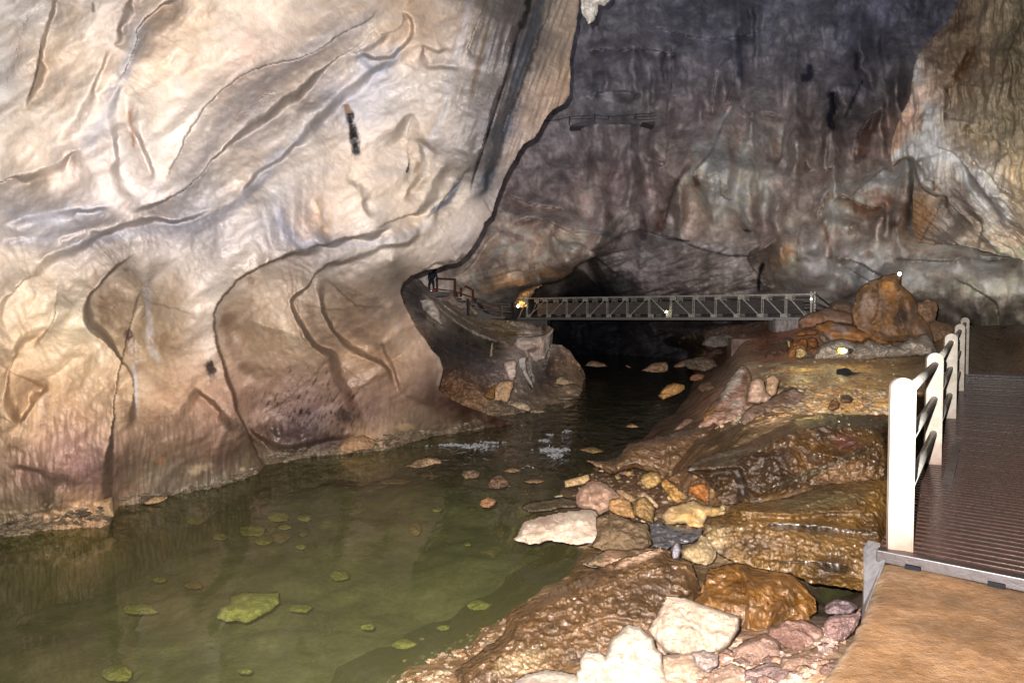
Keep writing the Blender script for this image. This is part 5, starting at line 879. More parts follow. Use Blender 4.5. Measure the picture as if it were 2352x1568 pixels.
stone('boulder', TB([(570,700),(640,670),(720,640),(740,690),(690,740),(620,770),(575,750)]), 19.5, (.28,.13,.06), M_dry, 'dark red boulder touching the end of the white gravel mound', 'boulder', thick=.3, tilt=.4, seed=119)
stone('boulder', TB([(700,470),(790,510),(830,560),(840,600),(770,610),(710,560)]), 20.5, (.34,.24,.17), M_dry, 'brown grey stone under the tip of the long orange boulder', 'boulder', thick=.25, tilt=.3, seed=120)
stone('boulder', TB([(-60,860),(-30,760),(60,640),(160,600),(260,620),(280,680),(260,790),(150,820),(0,880)]), 21, (.19,.10,.06), M_bank, 'dark red brown boulder left of the rust brown one, by the square plinth', 'boulder', thick=.5, tilt=1.0, seed=121)
stone('boulder', TB([(60,590),(180,560),(290,520),(360,560),(340,600),(200,620),(90,640)]), 23, (.20,.13,.08), M_bank, 'low dark boulder at the foot of the white bridge pier', 'boulder', thick=.4, tilt=.5, seed=122)
stone('gravel_heap', TB([(600,830),(650,760),(690,700),(720,640),(800,610),(850,590),(960,548),(1060,560),(1200,600),(1300,600),(1380,555),(1470,590),(1540,620),(1660,630),(1780,660),(1860,600),(1940,538),(2050,540),(2130,490),(2190,470),(2260,580),(2330,680),(2340,760),(2200,780),(1900,800),(1650,800),(1400,830),(1100,830),(800,840)]), 16.4, (.60,.52,.43), M_grav, 'pale heap of broken stone along the back of the gravel flat', 'gravel heap', thick=.45, tilt=.9, noise=.09, flat=.2, rgb2=(.46,.38,.30), seed=123)
stone('glowing_stone', TB([(385,805),(388,740),(392,690),(420,665),(470,678),(510,700),(545,745),(520,780),(490,800),(440,822)]), 15.8, (.62,.50,.30), M_dry, 'small yellow stone glowing in the light of a hidden lamp', 'rock', thick=.2, tilt=.2, seed=124)
# stones in and beside the river
stone('river_rock', T2([(255,1100),(275,1065),(300,1038),(335,1015),(372,998),(430,1002),(462,1012),(468,1050),(420,1075),(350,1112),(295,1132)]), 20.5, (.50,.28,.10), M_dry, 'orange rock standing in the river below the sparkling water', 'rock', thick=.35, tilt=.6, seed=130)
stone('river_rock', T2([(125,905),(160,880),(200,852),(260,838),(320,828),(334,865),(325,900),(300,915),(200,912)]), 28, (.42,.26,.16), M_dry, 'pointed brown rock in mid river before the dark water', 'rock', thick=.5, tilt=.5, seed=131)
stone('river_rock', T2([(372,866),(420,835),(480,815),(560,798),(620,790),(665,805),(640,835),(560,860),(450,872),(395,880)]), 29, (.34,.22,.14), M_bank, 'long low tan rock on the right of the river', 'rock', thick=.5, tilt=.9, seed=132)
stone('river_rock', T2([(500,955),(530,932),(575,925),(622,935),(625,955),(600,975),(545,985),(505,975)]), 24, (.36,.18,.09), M_bank, 'dark orange rock where the bank meets the river', 'rock', thick=.35, tilt=.5, seed=133)
stone('river_rock', T2([(-5,1345),(20,1325),(50,1318),(80,1330),(105,1345),(50,1350)]), 17.6, (.46,.28,.13), M_dry, 'small flat tan rock in the river, left of the sparkling water', 'rock', thick=.2, tilt=.3, seed=134)
stone('river_rock', T4([(1485,855),(1500,832),(1530,817),(1570,822),(1620,840),(1640,858),(1560,862)]), 35, (.42,.28,.18), M_dry, 'low tan rock far up the river before the dark', 'rock', thick=.4, tilt=.5, seed=135)
stone('river_rock', T4([(1762,855),(1775,848),(1800,865),(1785,868)]), 33, (.40,.22,.17), M_dry, 'tiny pinkish rock far up the river', 'rock', thick=.1, tilt=.1, seed=136)
stone('river_rock', T3([(525,282),(560,268),(600,264),(650,280),(665,292),(600,302)]), 14.6, (.36,.25,.12), M_bank, 'flat mossy tan rock barely above the riffle', 'rock', thick=.15, tilt=.5, seed=137)
stone('river_rock', T3([(20,475),(30,445),(55,428),(100,420),(130,440),(152,470),(120,492),(70,498),(35,492)]), 10.9, (.30,.20,.13), M_bank, 'round wet brown rock in the stream', 'rock', thick=.18, tilt=.3, seed=138)
stone('river_rock', T3([(222,458),(250,446),(295,440),(330,448),(336,458),(290,466),(250,466)]), 11.3, (.46,.30,.18), M_bank, 'flat pinkish tan rock in the stream, right of the round one', 'rock', thick=.1, tilt=.3, seed=139)
stone('river_rock', T3([(108,398),(130,385),(155,378),(195,388),(210,398),(170,408),(125,406)]), 12.2, (.40,.28,.16), M_bank, 'flat tan rock in the stream behind the round one', 'rock', thick=.1, tilt=.3, seed=140)
stone('river_rock', T3([(-22,585),(-15,565),(20,545),(45,548),(72,565),(60,588),(30,600),(-5,598)]), 9.8, (.50,.29,.16), M_dry, 'small orange tan rock in the stream nearest the pool', 'rock', thick=.12, tilt=.2, seed=141)
stone('river_rock', [(933,1070),(955,1056),(984,1048),(1012,1054),(1018,1062),(990,1068),(960,1076)], 13.6, (.44,.32,.20), M_bank, 'long tan rock breaking the surface left of the white riffle', 'rock', thick=.15, tilt=.4, seed=142)
stone('river_rock', [(1058,1090),(1064,1080),(1090,1077),(1104,1084),(1098,1096),(1070,1100)], 12.9, (.24,.17,.11), M_bank, 'dark wet rock just awash between the tan rocks', 'rock', thick=.12, tilt=.3, seed=143)
stone('shore_rock', Z4([(735,1274),(765,1255),(800,1240),(840,1238),(868,1243),(850,1262),(800,1280),(760,1282)]), 11.0, (.58,.42,.26), M_dry, 'small cream stone lying at the foot of the left wall', 'rock', thick=.12, tilt=.2, seed=144)
stone('shore_rock', Z4([(1745,985),(1765,950),(1820,925),(1880,925),(1935,950),(1942,975),(1925,1000),(1860,1010),(1800,1020),(1760,1005)]), 15.2, (.56,.38,.24), M_dry, 'rounded pink tan rock at the foot of the left wall near the riffle', 'rock', thick=.3, tilt=.4, seed=145)
stone('shore_rock', Z4([(290,1290),(380,1265),(470,1255),(583,1240),(588,1290),(588,1345),(450,1362),(330,1378),(240,1385),(250,1330)]), 9.85, (.70,.50,.30), M_dry, 'broad cream ledge stone at the waterline on the far left', 'rock', thick=.2, tilt=.25, seed=146, noise=.03)
stone('shore_rock', T4([(858,1098),(862,1040),(870,990),(900,955),(950,948),(992,955),(985,1010),(970,1060),(955,1100),(925,1108),(905,1095)]), 20.0, (.52,.34,.20), M_dry, 'upright orange tan rock on the dark left bank', 'rock', thick=.35, tilt=.4, seed=147)
stone('shore_rock', T4([(782,1058),(805,1030),(860,985),(875,980),(858,1080),(820,1085)]), 20.5, (.30,.16,.05), M_dry, 'dark ochre rock in the shade left of the upright one', 'rock', thick=.25, tilt=.2, seed=148)
stone('shore_rock', T4([(945,1115),(1000,1098),(1050,1098),(1105,1125),(1118,1145),(1095,1170),(1020,1150)]), 20.0, (.50,.38,.27), M_dry, 'pale flat rock below the upright rock on the left bank', 'rock', thick=.25, tilt=.4, seed=149)
stone('shore_rock', T4([(1270,975),(1290,940),(1315,920),(1350,938),(1420,972),(1350,985),(1300,982)]), 24.5, (.50,.37,.24), M_dry, 'pale pointed rock at the waterline by the far bend', 'rock', thick=.3, tilt=.4, seed=150)
stone('shore_rock', T4([(1290,1080),(1320,1062),(1380,1068),(1415,1082),(1360,1088)]), 20.8, (.34,.26,.18), M_bank, 'low wet grey tan rock at the left water edge', 'rock', thick=.2, tilt=.5, seed=151)
stone('shore_rock', T4([(1100,1175),(1140,1145),(1190,1155),(1215,1172),(1160,1182)]), 19.6, (.40,.30,.2), M_bank, 'small tan rock at the tip of the left bank', 'rock', thick=.2, tilt=.3, seed=152)
stone('far_rock', [(1612,792),(1618,776),(1640,768),(1670,765),(1690,770),(1700,780),(1680,795),(1640,800)], 33, (.30,.25,.22), M_dry, 'long pale grey rock under the bridge near the plinth', 'rock', thick=.5, tilt=.5, seed=153)
stone('far_rock', [(1735,776),(1742,768),(1756,766),(1766,772),(1768,778)], 31, (.50,.46,.42), M_dry, 'small white rock under the bridge between plinth and pier', 'rock', thick=.2, tilt=.2, seed=154)
stone('far_rock', [(1712,826),(1722,806),(1740,800),(1762,806),(1772,822),(1750,838),(1720,842)], 24, (.22,.13,.09), M_bank, 'dark brown rounded rock in front of the square plinth', 'rock', thick=.4, tilt=.5, seed=155)
stone('far_rock', [(1570,838),(1590,826),(1618,820),(1640,826),(1650,842),(1620,852),(1590,850)], 28, (.22,.16,.11), M_bank, 'low brown rock at the river edge beneath the plinth', 'rock', thick=.4, tilt=.6, seed=156)
stone('bank_rock', T2([(900,1295),(950,1210),(1010,1165),(1050,1160),(1150,1112),(1240,1060),(1330,1040),(1400,1090),(1480,1170),(1400,1215),(1250,1225),(1120,1235),(1010,1285),(940,1330)]), 10.6, (.50,.36,.28), M_bank, 'broad pinkish grey shelf of rock below the pink upright slab', 'rock', thick=.25, tilt=1.3, seed=170, rgb2=(.34,.23,.16))
stone('bank_rock', T2([(1140,1215),(1165,1185),(1230,1180),(1300,1190),(1330,1215),(1250,1232),(1180,1232)]), 9.9, (.60,.42,.26), M_dry, 'flat cream rock at the front edge of the gravel, above the dark hollow', 'rock', thick=.1, tilt=.3, seed=171)
stone('tunnel_lip', [(1180,708),(1183,692),(1193,677),(1209,665),(1226,657),(1246,654),(1234,664),(1223,677),(1215,691),(1211,708)], 37.3, (.62,.44,.26), M_far, 'curved lip of rock glowing orange at the tunnel mouth, left end of the bridge', 'rock', thick=.5, tilt=.6, seed=172, flat=.2)
stone('pale_outcrop', T4([(1000,662),(1040,650),(1110,646),(1190,640),(1230,618),(1262,596),(1266,610),(1250,660),(1240,720),(1222,770),(1200,800),(1150,828),(1085,800),(1062,762),(1010,740),(985,705)]), 29.0, (.66,.54,.47), M_far, 'pale broken outcrop at the edge of the left ledge below the bridge', 'rock', thick=.5, tilt=.7, seed=180, noise=.03, lines=[(T4([(1180,650),(1190,720),(1170,790)]), .5, .2, 8, 8), (T4([(1030,700),(1100,690),(1160,700)]), .3, .1, 6, 6)], stains=[('e', *T4([(1120,745)])[0], 15, 8, -20, (.20,.14,.11), .9), ('l', T4([(1050,640),(1180,645),(1250,610)]), 2.5, (.25,.19,.14), .8)])
stone('pale_outcrop', T4([(922,835),(955,815),(1000,808),(1016,830),(1014,880),(1010,930),(985,950),(960,945),(935,900)]), 22.5, (.58,.46,.39), M_far, 'pale jagged outcrop above the upright rock on the left bank', 'rock', thick=.3, tilt=.5, seed=181, noise=.03)
stone('pale_outcrop', T4([(1020,810),(1050,795),(1080,790),(1075,830),(1085,890),(1120,960),(1125,1010),(1095,970),(1050,900),(1030,860)]), 23.5, (.44,.39,.36), M_far, 'curved grey rib of rock running down the left bank', 'rock', thick=.3, tilt=.5, seed=182, noise=.03)
stone('pale_outcrop', T4([(345,400),(400,385),(440,400),(470,450),(490,510),(515,580),(470,560),(420,520),(370,470)]), 23.5, (.46,.39,.34), M_far, 'mottled grey rock face left of the sooty slope', 'rock', thick=.3, tilt=.8, seed=183, noise=.03, stains=[('e', *T4([(400,460)])[0], 6, 10, 20, (.12,.10,.09), .7)])
# drowned stones, yellow green through the water
def drowned(poly, z, label, rgb=(.62,.60,.22), name='underwater_rock', th=None):
    cy = sum(p[1] for p in poly) / len(poly); cx = sum(p[0] for p in poly) / len(poly)
    d = float(dz(cx, cy, z)); hy = max(p[1] for p in poly) - min(p[1] for p in poly)
    stone(name, poly, d, rgb, M_dry, label, 'rock', thick=th or .10, tilt=hy * d * d / FPX / (CAMH - z) * .8, noise=.04, group='rocks lying under the pool surface', seed=int(cx) % 90)
drowned([(498,1418),(505,1392),(525,1384),(528,1366),(560,1358),(600,1360),(640,1356),(641,1382),(622,1402),(598,1414),(562,1428),(540,1424),(518,1426)], -.22, 'brightest yellow green rock under the pool, in the middle', (.86,.84,.38), th=.22)
DR = [(449,1193,26,14,'leaf shaped drowned rock nearest the left wall'),(580,1218,34,15,'broad drowned rock upper middle, tinged brown'),(640,1187,32,13,'topmost broad drowned rock of the cluster'),(607,1240,26,13,'drowned rock at the lower left of the cluster'),(505,1232,22,10,'slim drowned rock left of the cluster'),(643,1232,24,14,'pale drowned rock in the heart of the cluster'),
      (655,1210,16,7,'small drowned rock inside the cluster'),(700,1188,20,10,'dim drowned rock right of the cluster'),(696,1226,11,6,'smallest drowned rock right of the cluster'),(690,1254,14,8,'little oval drowned rock below the cluster'),(688,1396,30,12,'flat drowned rock just right of the brightest one'),(780,1322,26,14,'drowned rock in the middle right of the pool'),(954,1212,20,16,'drowned rock at the upper right by the shore'),
      (320,1398,48,16,'wide faint drowned rock left of the brightest one'),(445,1342,24,12,'faint drowned rock above left of the brightest one'),(365,1330,18,8,'very faint small drowned rock on the left'),(270,1545,40,24,'wide drowned rock at the bottom left edge'),(1074,1249,9,6,'tiny drowned rock close to the pale pointed rock'),(1100,1388,34,12,'drowned ledge rock next to the long muddy boulder'),
      (845,1438,20,9,'drowned rock low in the right of the pool'),(1020,1440,18,8,'drowned pebble by the lower right shore'),(560,1540,22,9,'drowned rock at the bottom middle edge'),(930,1478,30,14,'drowned brownish rock near the bottom shore'),(1005,1170,14,6,'thin drowned rock under the stream'),(905,1105,44,7,'long thin drowned rock parallel to the stream'),(1085,1168,12,6,'tiny drowned rock under the round stream rock')]
rs = np.random.RandomState(9)
for cx, cy, rx, ry, lb in DR:
    n = 9; a0 = rs.uniform(0, 6); pl = [(cx + rx * math.cos(a0 + k*6.283/n) * rs.uniform(.75, 1.1), cy + ry * math.sin(a0 + k*6.283/n) * rs.uniform(.75, 1.1)) for k in range(n)]
    drowned(pl, -.42 if cy > 1150 else -.2, lb, (.66,.63,.27) if rs.rand() < .8 else (.50,.37,.19))

# scattered loose stones
LOOSE = []
def bank_point(px, py):
    d = float(bk_depth(np.array([float(px)]), np.array([float(py)]))[0]); return d
rs = np.random.RandomState(77)
for k in range(150):
    if k < 52: px, py, r = rs.uniform(1560, 1940), rs.uniform(1470, 1568), rs.uniform(7, 20)
    elif k < 84: px, py, r = rs.uniform(1330, 1640), rs.uniform(1085, 1230), rs.uniform(4, 10)
    elif k < 124: px, py, r = rs.uniform(1700, 2040), rs.uniform(835, 948), rs.uniform(3, 7)
    else: px, py, r = rs.uniform(930, 1230), rs.uniform(1440, 1566), rs.uniform(5, 11)
    if 1080 < px < 1230 and k >= 124 and py < 1490: continue
    d = bank_point(px, py) - .03
    n = rs.randint(6, 9); a0 = rs.uniform(0, 6)
    pl = [(px + r * 1.25 * math.cos(a0 + j*6.283/n) * rs.uniform(.75, 1.1), py + r * .8 * math.sin(a0 + j*6.283/n) * rs.uniform(.75, 1.1)) for j in range(n)]
    rgb = [(.36,.23,.16),(.30,.18,.13),(.22,.14,.11),(.42,.31,.22)][rs.randint(4)] if k < 52 else [(.56,.38,.2),(.46,.30,.16),(.36,.22,.11),(.58,.46,.32)][rs.randint(4)]
    lab, grp = (('pinkish broken stone in the rubble beside the concrete slab', 'broken stones beside the concrete slab') if k < 52 else
                ('small ochre stone among the wet boulders by the water', 'small stones among the wet boulders') if k < 84 else
                ('small tan stone scattered on the gravel flat', 'stones scattered on the gravel flat') if k < 124 else
                ('small cream stone on the muddy shore at the bottom', 'small stones on the bottom shore'))
    stone('loose_stone', pl, d, rgb, M_dry if k % 3 else M_bank, lab, 'stone', group=grp, seed=k, step=max(1.2, r / 6), rough=1, tilt=r * 1.4 * d / FPX, thick=r * .8 * d / FPX)

# gravel too fine to count
def gravel(name, regs, surf, cols, seed, gain=1.0):
    rs = np.random.RandomState(seed); A, Bq, C = [], [], []; nv = 0
    base = np.array([(1,0,0),(-1,0,0),(0,1,0),(0,-1,0),(0,0,1),(0,0,-1),(.6,.6,.6),(-.6,.6,.55),(.6,-.6,.6),(-.6,-.6,.55)], float)
    tri = np.array([(0,2,6),(2,4,6),(4,0,6),(2,1,7),(1,4,7),(4,2,7),(3,0,8),(0,4,8),(4,3,8),(1,3,9),(3,4,9),(4,1,9),(2,0,5),(1,2,5),(3,1,5),(0,3,5)])
    for poly, n, r0, r1 in regs:
        P_ = np.array(poly, float); lo, hi = P_.min(0), P_.max(0); pts = rs.uniform(lo, hi, (n * 3, 2)); pts = pts[inside(pts[:,0], pts[:,1], P_)][:n]
        px, py = pts[:,0], pts[:,1]; keep = n2(px, py, 40, 20, seed, 3) > -.12; px, py = px[keep], py[keep]
        d = surf(px, py); P = place(px, py, d - .01)
        for p in P:
            r = (r0 + (r1 - r0) * rs.rand() ** 3); v = base * (r * np.array([rs.uniform(.8,1.5), rs.uniform(.8,1.5), rs.uniform(.45,.8)])) * rs.uniform(.75, 1.15, (10, 1)); a = rs.uniform(0, 6.3)
            v = np.stack([v[:,0]*math.cos(a)-v[:,1]*math.sin(a), v[:,0]*math.sin(a)+v[:,1]*math.cos(a), v[:,2]], -1) + p
            A.append(v); Bq.append(tri + nv); nv += 10; C.append(np.repeat(np.array(cols[rs.randint(len(cols))])[None] * rs.uniform(.7, 1.25) * gain, 10, 0))
    o = link(name, raw(name, np.concatenate(A), np.concatenate(Bq), np.concatenate(C), False), None, [M_dry]); return tag(o, kind='stuff')
gravel('gravel', [([(1640,985),(1700,930),(1760,890),(1850,885),(2050,890),(2052,960),(1850,952),(1740,962)], 1500, .012, .06), ([(1700,845),(1900,820),(2060,815),(2060,900),(1760,895)], 700, .008, .035)], bk_depth, [(.56,.42,.26),(.44,.28,.14),(.62,.52,.38),(.30,.19,.10),(.24,.17,.11),(.52,.30,.12)], 1, .95)
gravel('shore_gravel', [([(860,1580),(1000,1490),(1110,1440),(1180,1410),(1230,1480),(1150,1580)], 500, .008, .035), ([(1260,1180),(1330,1095),(1420,1060),(1560,1090),(1640,1180),(1560,1240),(1400,1200)], 700, .01, .045)], bk_depth, [(.34,.24,.15),(.26,.17,.09),(.40,.30,.2),(.2,.14,.09)], 2, .75)
gravel('rubble_gravel', [([(1500,1480),(1700,1470),(1900,1440),(1960,1420),(1900,1500),(1850,1580),(1500,1580)], 700, .01, .045)], bk_depth, [(.36,.23,.16),(.30,.19,.15),(.42,.31,.22),(.24,.17,.15)], 3, .75)
gravel('wall_foot_gravel', [([(280,1140),(480,1110),(592,1072),(592,1095),(480,1125),(290,1172)], 450, .02, .08), ([(610,1035),(760,1025),(860,1000),(1000,985),(1100,965),(1100,985),(870,1040),(620,1070)], 700, .02, .08), ([(0,1200),(250,1160),(255,1190),(0,1232)], 300, .015, .06)], lambda x, y: lw_depth(x, y) - .03, [(.30,.24,.16),(.22,.17,.11),(.36,.29,.2),(.18,.13,.09)], 4, .8)
# ================================================================== BUILT THINGS
class MB:
    def __init__(s): s.v = []; s.f = []
    def box(s, c, sx, sy, sz, rot=None):
        R_ = rot or Matrix.Identity(3); b = len(s.v); c = Vector(c)
        for z in (-.5, .5):
            for y in (-.5, .5):
                for x in (-.5, .5): s.v.append(c + R_ @ Vector((x*sx, y*sy, z*sz)))
        for q in ((0,2,3,1),(4,5,7,6),(0,1,5,4),(2,6,7,3),(0,4,6,2),(1,3,7,5)): s.f.append([b+i for i in q])
        return s
    def bar(s, a, b_, w, h, up=Vector((0,0,1))):
        a, b_ = Vector(a), Vector(b_); y = (b_ - a); L = y.length; y.normalize(); x = y.cross(up).normalized(); z = x.cross(y)
        return s.box((a + b_) / 2, w, L, h, Matrix((x, y, z)).transposed())
    def tube(s, a, b_, r, n=12, cap=True, r2=None):
        a, b_ = Vector(a), Vector(b_); y = (b_ - a).normalized(); x = y.orthogonal().normalized(); z = y.cross(x); b0 = len(s.v); r2 = r if r2 is None else r2
        for p, rr in ((a, r), (b_, r2)):
            for k in range(n): t = k * 2*math.pi/n; s.v.append(p + (x*math.cos(t) + z*math.sin(t)) * rr)
        for k in range(n): s.f.append([b0+k, b0+(k+1) % n, b0+n+(k+1) % n, b0+n+k])
        if cap: s.f.append([b0+k for k in range(n)][::-1]); s.f.append([b0+n+k for k in range(n)])
        return s
    def prism(s, pts, off):
        b = len(s.v); n = len(pts); off = Vector(off)
        s.v += [Vector(p) for p in pts] + [Vector(p) + off for p in pts]
        s.f.append(list(range(b, b+n))[::-1]); s.f.append(list(range(b+n, b+2*n)))
        for k in range(n): s.f.append([b+k, b+(k+1) % n, b+n+(k+1) % n, b+n+k])
        return s
    def build(s, name, mat, parent=None, smooth=False, bevel=0):
        me = bpy.data.meshes.new(name); org = Vector((0,0,0)); q_ = parent
        while q_ is not None: org += q_.location; q_ = q_.parent
        me.from_pydata([tuple(v - org) for v in s.v], [], s.f); me.update()
        import bmesh
        bm = bmesh.new(); bm.from_mesh(me); bmesh.ops.recalc_face_normals(bm, faces=bm.faces); bm.to_mesh(me); bm.free()
        if smooth:
            for p in me.polygons: p.use_smooth = len(p.vertices) == 4
        o = link(name, me, parent, [mat])
        if bevel:
            m = o.modifiers.new('bevel', 'BEVEL'); m.width = bevel; m.segments = 2; m.limit_method = 'ANGLE'
        return o
def thing(name, loc, label, cat, group=None):
    o = bpy.data.objects.new(name, None); COL.objects.link(o); o.location = loc; o.empty_display_size = .2
    return tag(o, label, cat, group)
M_post = plain('off_white_paint', (.22,.205,.175), .45, 0, .12, 9, .002, rust=(.16,.13,.10))
pm_nt = M_post.node_tree; pm_b = pm_nt.nodes['Principled BSDF']; pm_src = pm_b.inputs['Base Color'].links[0].from_socket      # rusty dirt on the lowest hand's breadth of each post
pm_g = N(pm_nt, 'ShaderNodeNewGeometry'); pm_s = N(pm_nt, 'ShaderNodeSeparateXYZ'); pm_nt.links.new(pm_g.outputs['Position'], pm_s.inputs[0])
pm_n = N(pm_nt, 'ShaderNodeTexNoise', i_Scale=14.0, i_Detail=5); pm_nt.links.new(pm_g.outputs['Position'], pm_n.inputs['Vector'])
pm_a = N(pm_nt, 'ShaderNodeMath', operation='MULTIPLY_ADD'); pm_nt.links.new(pm_n.outputs[0], pm_a.inputs[0]); pm_a.inputs[1].default_value = .28; pm_nt.links.new(pm_s.outputs['Z'], pm_a.inputs[2])
pm_r = N(pm_nt, 'ShaderNodeMapRange'); pm_r.inputs[1].default_value = 1.66; pm_r.inputs[2].default_value = 1.98; pm_r.inputs[3].default_value = .9; pm_r.inputs[4].default_value = 0.0; pm_nt.links.new(pm_a.outputs[0], pm_r.inputs[0])
pm_m = N(pm_nt, 'ShaderNodeMix', data_type='RGBA'); pm_nt.links.new(pm_r.outputs[0], pm_m.inputs[0]); pm_nt.links.new(pm_src, pm_m.inputs[6]); pm_m.inputs[7].default_value = (.085, .045, .03, 1); pm_nt.links.new(pm_m.outputs[2], pm_b.inputs['Base Color'])
M_pipe = plain('weathered_pipe', (.40,.39,.35), .4, .15, .4, 20, .002)
M_deck = plain('wet_dark_timber', (.019,.0095,.0072), .22, 0, .5, 30, .0012, stretch=(1, 1, 1))
M_deck.node_tree.nodes['Principled BSDF'].inputs['Specular IOR Level'].default_value = .16
M_slab = rock_mat('stained_concrete', 2.2, .02, (.5, .8), .3, .30, fine=50, stretch=(1, 1.15, 1))
M_conc = plain('pale_concrete', (.46,.44,.43), .75, 0, .4, 5, .01, rust=(.20,.17,.16), stretch=(3, 3, .7))
M_conc2 = plain('wet_grey_concrete', (.11,.105,.108), .35, 0, .3, 12, .01)
M_steel = plain('galvanised_steel', (.42,.41,.38), .5, .3, .3, 16, .002, rust=(.17,.15,.10))
M_steeld = plain('dark_steel', (.05,.05,.055), .5, .4, .4, 14, .002)
M_wood = plain('red_brown_timber', (.12,.045,.035), .5, 0, .4, 14, .003)
M_dwood = plain('dark_planks', (.05,.038,.035), .5, 0, .5, 10, .004)
M_rub = plain('black_rubber', (.006,.006,.007), .95, 0, .3, 20, .002)
M_rub.node_tree.nodes['Principled BSDF'].inputs['Specular IOR Level'].default_value = .05
M_yel = plain('yellow_plastic', (.75,.55,.06), .5, 0, .2, 20, .001)
def bulb_mat(rgb, p): return plain('lit_bulb', rgb, .4, emit=rgb, power=p)

# ---- near walkway: concrete slab, deck, railing
ZD = CAMH - 1.49
def onz(px, py, z): return Vector(place(px, py, float(dz(px, py, z))).tolist())
# concrete slab
A = onz(2030,1284,ZD-.06); B = onz(2352,1350,ZD-.06); ex = (B - A).normalized(); ey = Vector((-ex.y, ex.x, 0))       # ex along the deck's near edge
right = A + ex * 3.2
sl = [(2026,1284),(1990,1392),(1960,1450),(1915,1515),(1878,1575),(1840,1640)]
loop = [onz(x, y, ZD-.06) for x, y in sl]; loop += [onz(1700, 1900, ZD-.06), Vector((3.0, .3, ZD-.06)), Vector((7, .3, ZD-.06)), right + ex * 2]
def slab():
    # finely divided top so that it is uneven at the edge
    P0 = np.array([(p.x, p.y) for p in loop]); st = .03
    xs = np.arange(P0[:,0].min(), P0[:,0].max(), st); ys = np.arange(P0[:,1].min(), P0[:,1].max(), st)
    cx, cy = np.meshgrid(xs[:-1]+st/2, ys[:-1]+st/2); keep = inside(cx, cy, P0); j, i = np.nonzero(keep); W_ = len(xs)
    q = np.stack([j*W_+i, j*W_+i+1, (j+1)*W_+i+1, (j+1)*W_+i], -1); used, inv = np.unique(q, return_inverse=True); q = inv.reshape(q.shape)
    x, y = xs[used % W_].copy(), ys[used // W_].copy(); e = np.concatenate([q[:, [k, (k+1) % 4]] for k in range(4)])
    key = e[:,0].astype(np.int64)*(len(x)+1)+e[:,1]; rev = e[:,1].astype(np.int64)*(len(x)+1)+e[:,0]; be = e[~np.isin(key, rev)]; bv = np.unique(be)
    d, qx, qy = closed_dist(x[bv], y[bv], P0); x[bv] = qx; y[bv] = qy
    p = np.stack([x, y, x*0], -1); dd, _, _ = closed_dist(x, y, P0)
    x2 = x + fbm(p*9, 3)*.02; z = ZD - .06 + fbm(p*1.5, 3)*.02 + fbm(p*14, 3)*.006 - np.clip(1 - dd/.06, 0, 1)**2*.03
    c = np.array([.086,.043,.016])[None] * (1 + .5*fbm(p*np.array([3,3.6,1]), 5)[:, None]); k = np.clip(fbm(p*2+7, 3)*2.5, 0, 1)[:, None]; c = c*(1-k*.5) + np.array([.110,.066,.034])*k*.5
    k = np.clip(1 - dd/.05, 0, 1)[:, None]; c = c*(1-k) + np.array([.15,.097,.056])*k
    c *= 1 + .35*np.clip(fbm(p*np.array([14,18,1]), 4), -1, .4)[:, None]
    top = np.stack([x2, y, z], -1); bot = np.stack([x2[bv], y[bv], np.full(len(bv), .2)], -1); m = np.full(len(x), -1); m[bv] = np.arange(len(bv)) + len(x)
    q2 = np.stack([be[:,1], be[:,0], m[be[:,0]], m[be[:,1]]], -1)
    o = link('concrete_slab', raw('concrete_slab', np.concatenate([top, bot]), np.concatenate([q, q2]), np.concatenate([c, c[bv]*.9])), None, [M_slab])
    return tag(o, 'brown stained concrete slab in the bottom right corner, where the deck begins', 'slab')
slab()
# grey concrete kerb block left of the deck end
ka, kb = onz(1990, 1238, ZD+.0), onz(2036, 1252, ZD+.0)
kd = MB(); a0 = V(1986,1250,4.75); a1 = V(2042,1262,4.55); a2 = V(2024,1300,4.3); a3 = V(1990,1396,3.9); a4 = V(1984,1396,4.05)
kd = MB().prism([V(1992,1237,4.72), V(2040,1250,4.50), V(2032,1290,4.28), V(1988,1398,3.86), V(1983,1392,4.06), V(1985,1262,4.55)], (0, .04, -.9))
tag(kd.build('concrete_kerb', M_conc2, None, bevel=.012), 'wet pale grey concrete block beside the foot of the nearest railing post', 'kerb')
# deck
dr = None
posts_px = [((2068,1262),395,(2076,867)), ((2143,1065),255,(2145,811)), ((2181,960),194,(2187,767)), ((2202,897),153,(2209,745)), ((2214,858),129,(2222,731))]
PH = 1.1; posts = []
for (bx, by), h, (tx, ty) in posts_px:
    d = PH * FPX / h; posts.append(V(bx, by, d))
d01 = (posts[3] - posts[0]); d01.z = 0; along = d01.normalized(); across = Vector((along.y, -along.x, 0))
print('posts', posts, along)
deck = thing('boardwalk', posts[0], 'dark wet timber boardwalk running away behind the white posts', 'boardwalk')
mb = MB(); rs = np.random.RandomState(1)
def deck_z(s):
    ss = [0]; zz = [posts[0].z]
    for p in posts[1:]: ss.append((p - posts[0]).dot(along)); zz.append(p.z)
    return float(np.interp(s, ss, zz))
L = (posts[4] - posts[0]).dot(along) + 1.0; s = -.02; n = 0
nrm = Vector((-ex.y, ex.x, 0))
